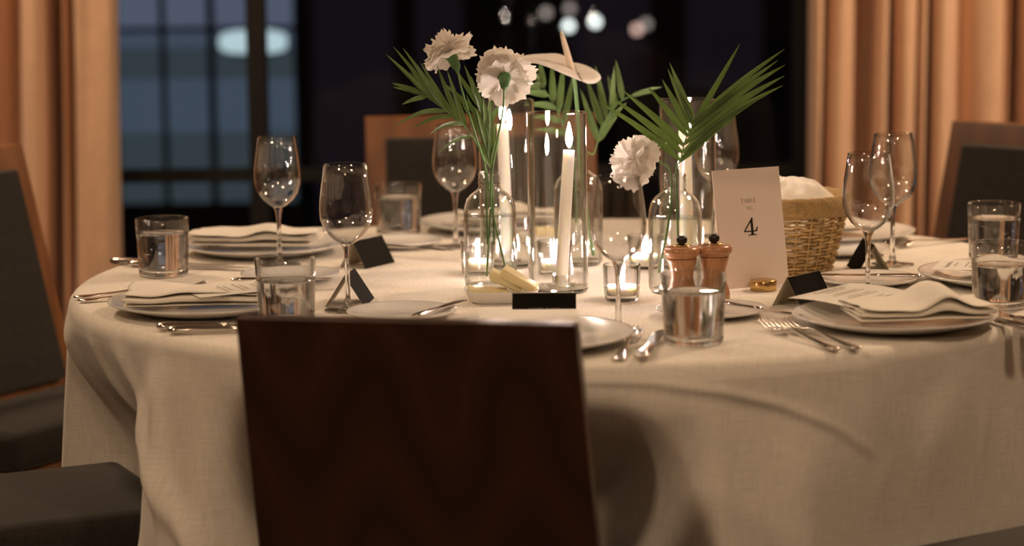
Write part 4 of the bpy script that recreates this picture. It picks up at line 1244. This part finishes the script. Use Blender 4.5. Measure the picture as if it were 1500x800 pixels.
def menu(origin, xdir, ydir, label, w=0.102, h=0.16, text=True, bend=0.0, tucked=False):
    """origin: top left corner of the print; xdir along the lines of print, ydir towards the bottom edge (3D unit vectors)"""
    X = Vector(xdir).normalized(); Y = Vector(ydir).normalized(); Nn = -X.cross(Y); Nn.normalize()
    t = thing('menu_card', origin, label, 'menu', 'printed menus')
    n = 10; V = []; Fc = []
    for s in (0, 1):
        for j in range(n + 1):
            v = j / n
            for i in range(3):
                p = X * (w * i / 2) + Y * (h * v) + Nn * (bend * math.sin(PI * v) + 0.0005 * s)
                V.append(p)
    off = (n + 1) * 3
    for j in range(n):
        for i in range(2):
            a = j * 3 + i
            Fc.append((a, a + 3, a + 4, a + 1)); Fc.append((off + a, off + a + 1, off + a + 4, off + a + 3))
    ring = [i for i in range(3)] + [j * 3 + 2 for j in range(1, n + 1)] + [n * 3 + 1, n * 3] + [j * 3 for j in range(n - 1, 0, -1)]
    for k in range(len(ring)):
        a, b = ring[k], ring[(k + 1) % len(ring)]
        Fc.append((a, b, off + b, off + a))
    o = mk('paper', V, Fc, 'menu', t, False)
    bm = bmesh.new(); bm.from_mesh(o.data); bmesh.ops.recalc_face_normals(bm, faces=bm.faces[:]); bm.to_mesh(o.data); bm.free()
    if text:
        me = text_mesh('Crystal & Marc', 0.0105)
        b = bend * math.sin(PI * 0.022 / h)
        for v in me.vertices:
            v.co = X * (w / 2 + v.co.x) + Y * (0.022 - v.co.y) + Nn * (b + 0.0012)
        link('lettering', me, 'ink', t, False)
        # fine print too small to read: broken rows of short strokes
        rnd = random.Random(len(label))
        V = []; Fc = []
        for vv, half in ((0.031, 0.020), (0.048, 0.024), (0.056, 0.034), (0.072, 0.022), (0.080, 0.030), (0.098, 0.026), (0.106, 0.032)):
            if vv > h - 0.01:
                continue
            x = -half
            while x < half:
                l = rnd.uniform(0.003, 0.007)
                b = bend * math.sin(PI * vv / h)
                q = len(V)
                for xx, yy in ((x, vv), (x + l, vv), (x + l, vv - 0.0017), (x, vv - 0.0017)):
                    V.append(X * (w / 2 + xx) + Y * yy + Nn * (b + 0.0012))
                Fc.append((q, q + 1, q + 2, q + 3))
                x += l + 0.0014
        fp = mk('fine_print', V, Fc, 'grey_ink', t, False)
        fp['kind'] = 'stuff'
    return t
menu((0.392, 3.394, T + 0.027), (0.74, 0.67, 0.05), (0.67, -0.74, -0.02), 'printed menu sticking out over the rim of the large right plate', w=0.135, h=0.12, bend=0.003)
menu((-0.045, 3.292, T + 0.031), (1, -0.01, 0), (0, -1, -0.02), 'blank topped menu on the front plate above the walnut chair', w=0.135, h=0.17, text=False)
menu((-0.372, 3.572, T + 0.037), (0.41, -0.91, 0), (-0.91, -0.41, -0.03), 'printed menu lying on the napkin of the left front plate', w=0.105, h=0.13)
menu((0.640, 3.655, T + 0.028), (0.32, 0.95, 0), (0.95, -0.32, 0.02), 'printed menu on the plate behind the right tumblers', w=0.11, h=0.15)

# ------------------------------------------------------------------ name cards (black tents)
def tent(loc, ridge, label, w=0.090, h=0.042, hb=0.025, text=None):
    """ridge: direction of the fold; the named leaf faces to the right of it"""
    t = thing('name_card', (loc[0], loc[1], T + 0.0006), label, 'name card', 'black folded name cards', math.atan2(ridge[1], ridge[0]))
    th = 0.0005
    for s in (-1, 1):
        V = []
        nx = Vector((0, s * h, hb)).normalized()
        for o_ in (0, 1):
            for x, y, z in ((-w / 2, s * hb, 0), (w / 2, s * hb, 0), (w / 2, 0, h), (-w / 2, 0, h)):
                V.append(Vector((x, y, z)) - nx * th * o_)
        Fc = [(0, 1, 2, 3), (7, 6, 5, 4), (0, 4, 5, 1), (1, 5, 6, 2), (2, 6, 7, 3), (3, 7, 4, 0)]
        if s > 0:
            Fc = [f[::-1] for f in Fc]
        lf = mk('leaf_front' if s < 0 else 'leaf_rear', V, Fc, 'black_card', t, False)
        V2 = [v - nx * (0.00015) for v in V[4:]] + [v - nx * 0.0005 for v in V[4:]]
        mk('lining', V2, Fc, 'tan_card', lf, False)
        if text and s < 0:
            me = text_mesh(text, 0.0085)
            up = Vector((0, hb, h)).normalized()
            nn = Vector((0, -h, hb)).normalized()
            base = Vector((0, -hb / 2, h / 2)) - up * 0.004
            for v in me.vertices:
                v.co = base + Vector((1, 0, 0)) * v.co.x + up * v.co.y + nn * 0.0003
            link('lettering', me, 'light_ink', t, False)
    return t
tent((0.045, 3.372), (1, -0.035), 'black name card facing us above the front plate, beside the butter', text='JAMES ROSS')
tent((-0.240, 3.985), (0.50, 0.87), 'black name card on the left behind the wine glass by the walnut chair', h=0.045)
tent((-0.243, 3.575), (0.10, 1.0), 'black name card seen end on behind a wine glass stem, left of centre', h=0.047, hb=0.030)
tent((0.428, 3.515), (0.62, 0.78), 'black name card leaning under the menu of the large right plate', h=0.044)
tent((0.575, 3.86), (-0.06, 1.0), 'black name card seen end on behind the bread plate near the basket', h=0.046, hb=0.027)

# ------------------------------------------------------------------ table number
def stroke_letters(rows, mat, parent, xf):
    """rows of (x0,y0,x1,y1,width) strokes turned into flat quads"""
    V = []; Fc = []
    for x0, y0, x1, y1, w in rows:
        a = Vector((x0, y0)); b = Vector((x1, y1)); d = (b - a).normalized(); n = Vector((-d.y, d.x)) * w / 2
        q = len(V)
        for p in (a - n, b - n, b + n, a + n):
            V.append(xf(p.x, p.y))
        Fc.append((q, q + 1, q + 2, q + 3))
    return mk('lettering', V, Fc, mat, parent, False)

GLY = {'T': [(0, 1, .8, 1, .10), (.4, 0, .4, 1, .16), (.22, .03, .58, .03, .06), (.03, .82, .03, 1, .06), (.77, .82, .77, 1, .06)],
       'A': [(.08, 0, .45, 1, .08), (.45, 1, .82, 0, .16), (.2, .35, .68, .35, .07), (-.04, .03, .2, .03, .06), (.66, .03, .96, .03, .06)],
       'B': [(.15, 0, .15, 1, .16), (.02, .97, .5, .97, .07), (.02, .03, .52, .03, .07), (.15, .53, .5, .53, .07), (.5, .97, .6, .75, .12), (.6, .75, .5, .53, .12), (.5, .53, .66, .28, .13), (.66, .28, .52, .03, .13)],
       'L': [(.15, 0, .15, 1, .16), (.02, .97, .3, .97, .06), (.02, .04, .62, .04, .08), (.6, .04, .66, .26, .07)],
       'E': [(.15, 0, .15, 1, .16), (.02, .96, .6, .96, .08), (.02, .04, .62, .04, .08), (.15, .52, .48, .52, .07), (.6, .78, .6, 1, .06), (.62, 0, .66, .25, .06), (.48, .42, .48, .62, .05)],
       'N': [(.12, 0, .12, 1, .08), (.12, 1, .74, 0, .15), (.74, 0, .74, 1, .08), (0, .03, .24, .03, .06), (.62, .97, .86, .97, .06), (0, .97, .16, .97, .06)],
       'O': [(.05, .3, .05, .7, .13), (.05, .7, .25, .97, .1), (.25, .97, .5, .97, .08), (.5, .97, .72, .7, .1), (.72, .7, .72, .3, .13), (.72, .3, .5, .03, .1), (.5, .03, .25, .03, .08), (.25, .03, .05, .3, .1)],
       '.': [(0, .05, .14, .05, .14)]}
def word(s, size, cx_, y, track=1.12):
    adv = {'T': .86, 'A': .92, 'B': .78, 'L': .74, 'E': .76, 'N': .92, 'O': .84, '.': .2}
    tot = sum(adv[c] * track for c in s); x = -tot / 2; rows = []
    for c in s:
        for x0, y0, x1, y1, w in GLY[c]:
            rows.append((cx_ + (x + x0) * size, y + y0 * size, cx_ + (x + x1) * size, y + y1 * size, w * size))
        x += adv[c] * track
    return rows
tn = thing('table_number_card', (0.374, 3.668, T), 'tall blush card reading table number four, beside the mills', 'table number', rz=math.radians(29))
CW, CH = 0.124, 0.182
lean_ = 0.16
def cxf(off):
    def f(x, y):
        return Vector((x, (y) * math.sin(lean_) - off * math.cos(lean_), 0.003 + y * math.cos(lean_) + off * math.sin(lean_)))
    return f
V = [cxf(0.0004)(x, y) for x, y in ((-CW / 2, 0), (CW / 2, 0), (CW / 2, CH), (-CW / 2, CH))] + [cxf(-0.0004)(x, y) for x, y in ((-CW / 2, 0), (CW / 2, 0), (CW / 2, CH), (-CW / 2, CH))]
mk('card', V, [(0, 1, 2, 3), (7, 6, 5, 4), (0, 4, 5, 1), (1, 5, 6, 2), (2, 6, 7, 3), (3, 7, 4, 0)], 'card', tn, False)
stroke_letters(word('TABLE', 0.0062, 0.0, 0.1295), 'grey_ink', tn, cxf(0.0008))
stroke_letters(word('NO.', 0.0052, 0.002, 0.1185), 'grey_ink', tn, cxf(0.0008))
# the numeral four, with a slanted apex, hairline bar and foot serif
k4 = 0.0275
four = [[(0.02, 0.27), (0.60, 1.0), (0.66, 1.0), (0.66, 0.93), (0.12, 0.27)],
        [(0.02, 0.27), (0.02, 0.20), (0.80, 0.20), (0.88, 0.27)],
        [(0.80, 0.20), (0.90, 0.22), (0.97, 0.46), (0.90, 0.46), (0.80, 0.27)],
        [(0.50, 0.05), (0.66, 0.05), (0.66, 1.0), (0.50, 0.80)],
        [(0.28, 0.0), (0.88, 0.0), (0.86, 0.05), (0.30, 0.05)],
        [(0.44, 0.05), (0.72, 0.05), (0.66, 0.10), (0.50, 0.10)]]
V = []; Fc = []
for i, poly in enumerate(four):
    q = len(V)
    for x, y in poly:
        V.append(cxf(0.0008 + 0.00004 * i)((x - 0.5) * k4, 0.079 + y * k4))
    Fc.append(tuple(range(q, q + len(poly))))
mk('numeral', V, Fc, 'ink', tn, False)
hd_ = mk('holder', *lathe([(0, 0.0), (0.0195, 0.0), (0.0203, 0.001), (0.0203, 0.0155), (0.0195, 0.0165), (0, 0.0165)], 40), 'gold', tn)
hd_.location = (-0.002, -0.0225, 0.0004)

# ------------------------------------------------------------------ mills
def make_mill():
    t = thing('pepper_mill', (0, 0, T), '', 'mill', 'wooden salt and pepper mills')
    mk('body', *lathe([(0, 0), (0.0225, 0), (0.0238, 0.002), (0.0238, 0.010), (0.0225, 0.016), (0.0190, 0.026), (0.0168, 0.036), (0.0172, 0.045), (0.0200, 0.056), (0.0218, 0.062), (0.0222, 0.0645), (0.0205, 0.0655), (0, 0.0655)], 40), 'mill_wood', t)
    mk('head', *lathe([(0, 0.066), (0.0205, 0.066), (0.0225, 0.0668), (0.0222, 0.0692), (0.0255, 0.0712), (0.0270, 0.0752), (0.0262, 0.0795), (0.0235, 0.0825), (0.0175, 0.0842), (0.0165, 0.0836), (0.010, 0.0838), (0, 0.084)], 40), 'mill_wood', t)
    mk('collar', *lathe([(0, 0.0841), (0.0135, 0.0841), (0.0135, 0.0852), (0.006, 0.086), (0, 0.086)], 32), 'gold', t)
    mk('knob', *lathe([(0, 0.0858), (0.004, 0.0862), (0.0072, 0.0885), (0.0085, 0.0925), (0.0072, 0.0968), (0.0045, 0.0988), (0.0018, 0.099), (0.0012, 0.0985), (0, 0.0985)], 24), 'knob', t)
    return t
mill = make_mill()
place(mill, (*(0.2514, 3.5400), T + 0.0006), 'turned wooden mill with black knob, farther from the table number card', first=True)
place(mill, (*(0.3004, 3.5560), T + 0.0006), 'turned wooden mill with black knob, next to the table number card', rz=1.2)

# ------------------------------------------------------------------ bread basket
def basket():
    bx, by = (0.4340, 3.8403)
    t = thing('bread_basket', (bx, by, T + 0.0006), 'round wicker bread basket behind the table number card', 'basket')
    hb = 0.128; r0, r1 = 0.074, 0.107
    R_ = lambda z: r0 + (r1 - r0) * (z / hb) ** 0.85
    nst = 26
    mk('base', *lathe([(0, 0.002), (r0 - 0.004, 0.002), (r0 - 0.002, 0.006), (0, 0.007)], 40), 'wicker', t)
    for k in range(nst):
        a = 2 * PI * k / nst
        pts = [(R_(z) * math.cos(a), R_(z) * math.sin(a), z) for z in [0.002 + (hb - 0.004) * i / 6 for i in range(7)]]
        mk('stake', *tube(pts, 0.0019, 6), 'wicker', t)
    rows = 17
    for r in range(rows):
        z = 0.004 + (0.092) * r / (rows - 1)
        n = nst * 6
        V = []; Fc = []
        S = 6
        for i in range(n):
            a = 2 * PI * i / n
            off = 0.0030 * math.cos(nst / 2 * a + PI * r)
            rr = R_(z) + off
            zz = z + 0.0006 * math.sin(nst * a + r)
            for k in range(S):
                g = 2 * PI * k / S
                V.append(((rr + 0.0021 * math.cos(g)) * math.cos(a), (rr + 0.0021 * math.cos(g)) * math.sin(a), zz + 0.0023 * math.sin(g)))
        for i in range(n):
            i2 = (i + 1) % n
            for k in range(S):
                k2 = (k + 1) % S
                Fc.append((i * S + k, i2 * S + k, i2 * S + k2, i * S + k2))
        mk('weave_strand', V, Fc, 'wicker', t)
    # thick plaited rim
    V = []; Fc = []; n = 120; S = 10
    for i in range(n):
        a = 2 * PI * i / n
        for k in range(S):
            g = 2 * PI * k / S
            rr = R_(0.113) + (0.0072 + 0.0008 * math.sin(24 * a + 3 * g)) * math.cos(g)
            zz = 0.113 + (0.0165 + 0.0008 * math.sin(24 * a + 3 * g)) * math.sin(g)
            V.append((rr * math.cos(a), rr * math.sin(a), zz))
    for i in range(n):
        i2 = (i + 1) % n
        for k in range(S):
            k2 = (k + 1) % S
            Fc.append((i * S + k, i2 * S + k, i2 * S + k2, i * S + k2))
    mk('rim', V, Fc, 'rim_band', t)
    # white cloth heaped inside
    V = []; Fc = []
    nr, ns = 18, 90
    V.append((0, 0, 0.152))
    for i in range(1, nr + 1):
        f = i / nr
        for k in range(ns):
            a = 2 * PI * k / ns
            r = 0.094 * f
            z = 0.112 + 0.040 * (1 - f ** 2.6)
            z += (0.006 * math.sin(3 * a + 5 * f) + 0.0045 * math.sin(7 * a - 9 * f) + 0.003 * math.sin(13 * a + 14 * f)) * f * (1.25 - f)
            V.append((r * math.cos(a), r * math.sin(a), z))
    for k in range(ns):
        Fc.append((0, 1 + k, 1 + (k + 1) % ns))
    for i in range(nr - 1):
        for k in range(ns):
            k2 = (k + 1) % ns
            Fc.append((1 + i * ns + k, 1 + (i + 1) * ns + k, 1 + (i + 1) * ns + k2, 1 + i * ns + k2))
    o = mk('basket_napkin', [(x, y, z - 0.11) for x, y, z in V], Fc, 'napkin')
    o.location = (bx, by, T + 0.1106)
    tag(o, 'white cloth napkin heaped inside the wicker bread basket', 'napkin')
basket()

# ------------------------------------------------------------------ butter
def make_dish():
    t = thing('butter_dish', (0, 0, T), '', 'dish', 'white butter dishes')
    def sup(prof, sx, sy, seg=64):
        V, Fc = lathe(prof, seg)
        W = []
        for x, y, z in V:
            r = math.hypot(x, y)
            if r > 1e-6:
                a = math.atan2(y, x)
                k = (abs(math.cos(a)) ** 4 + abs(math.sin(a)) ** 4) ** -0.25
                x, y = math.cos(a) * r * k * sx, math.sin(a) * r * k * sy
            W.append((x, y, z))
        return W, Fc
    mk('dish_body', *sup([(0, 0.001), (0.044, 0.0), (0.049, 0.004), (0.0545, 0.0165), (0.0555, 0.0185), (0.0535, 0.0185), (0.047, 0.007), (0.042, 0.0042), (0, 0.0042)], 1.0, 0.78), 'porcelain', t)
    return t
dish = make_dish()
D1 = (-0.0158, 3.5742); D2 = (0.0669, 4.2308)
place(dish, (D1[0], D1[1], T + 0.0006), 'small white dish with butter pieces in front of the bottle with carnations', first=True, rz=0.05)
place(dish, (D2[0], D2[1], T + 0.0006), 'small white dish with butter far behind the front glass cylinder', rz=0.3)
def wedge(loc, rot, label, L=0.062, w=0.034, h=0.013):
    bm = bmesh.new()
    pts = [(-L / 2, -w / 2), (L / 2, -w / 2 * 0.7), (L / 2, w / 2 * 0.7), (-L / 2, w / 2)]
    lo = [bm.verts.new((x, y, 0)) for x, y in pts]; hi = [bm.verts.new((x, y, h * (1.0 if x < 0 else 0.75))) for x, y in pts]
    bm.faces.new(lo[::-1]); bm.faces.new(hi)
    for i in range(4):
        bm.faces.new((lo[i], lo[(i + 1) % 4], hi[(i + 1) % 4], hi[i]))
    bmesh.ops.bevel(bm, geom=bm.edges[:], offset=0.0022, segments=2, profile=0.5, affect='EDGES')
    bmesh.ops.recalc_face_normals(bm, faces=bm.faces[:])
    me = bpy.data.meshes.new('butter_slice'); bm.to_mesh(me); bm.free()
    o = link('butter_slice', me, 'butter')
    o.location = loc; o.rotation_euler = rot
    return tag(o, label, 'butter', 'butter pieces')
wedge((D1[0] - 0.020, D1[1] - 0.004, T + 0.0060), (0.0, 0.0, 0.1), 'pale butter piece lying flat at the dish end nearest the walnut chair', L=0.058, w=0.05, h=0.017)
wedge((D1[0] + 0.004, D1[1] + 0.000, T + 0.0240), (0.0, 0.42, 0.05), 'pale butter slice in the middle, leaning on the flat piece', L=0.050, w=0.046, h=0.016)
wedge((D1[0] + 0.024, D1[1] - 0.002, T + 0.0255), (0.0, 0.46, -0.12), 'pale butter slice leaning over, nearest the front glass cylinder', L=0.058, w=0.046, h=0.016)
wedge((D2[0], D2[1], T + 0.0065), (0.0, 0.0, 0.4), 'pale butter block in the farther dish', L=0.06, h=0.026)
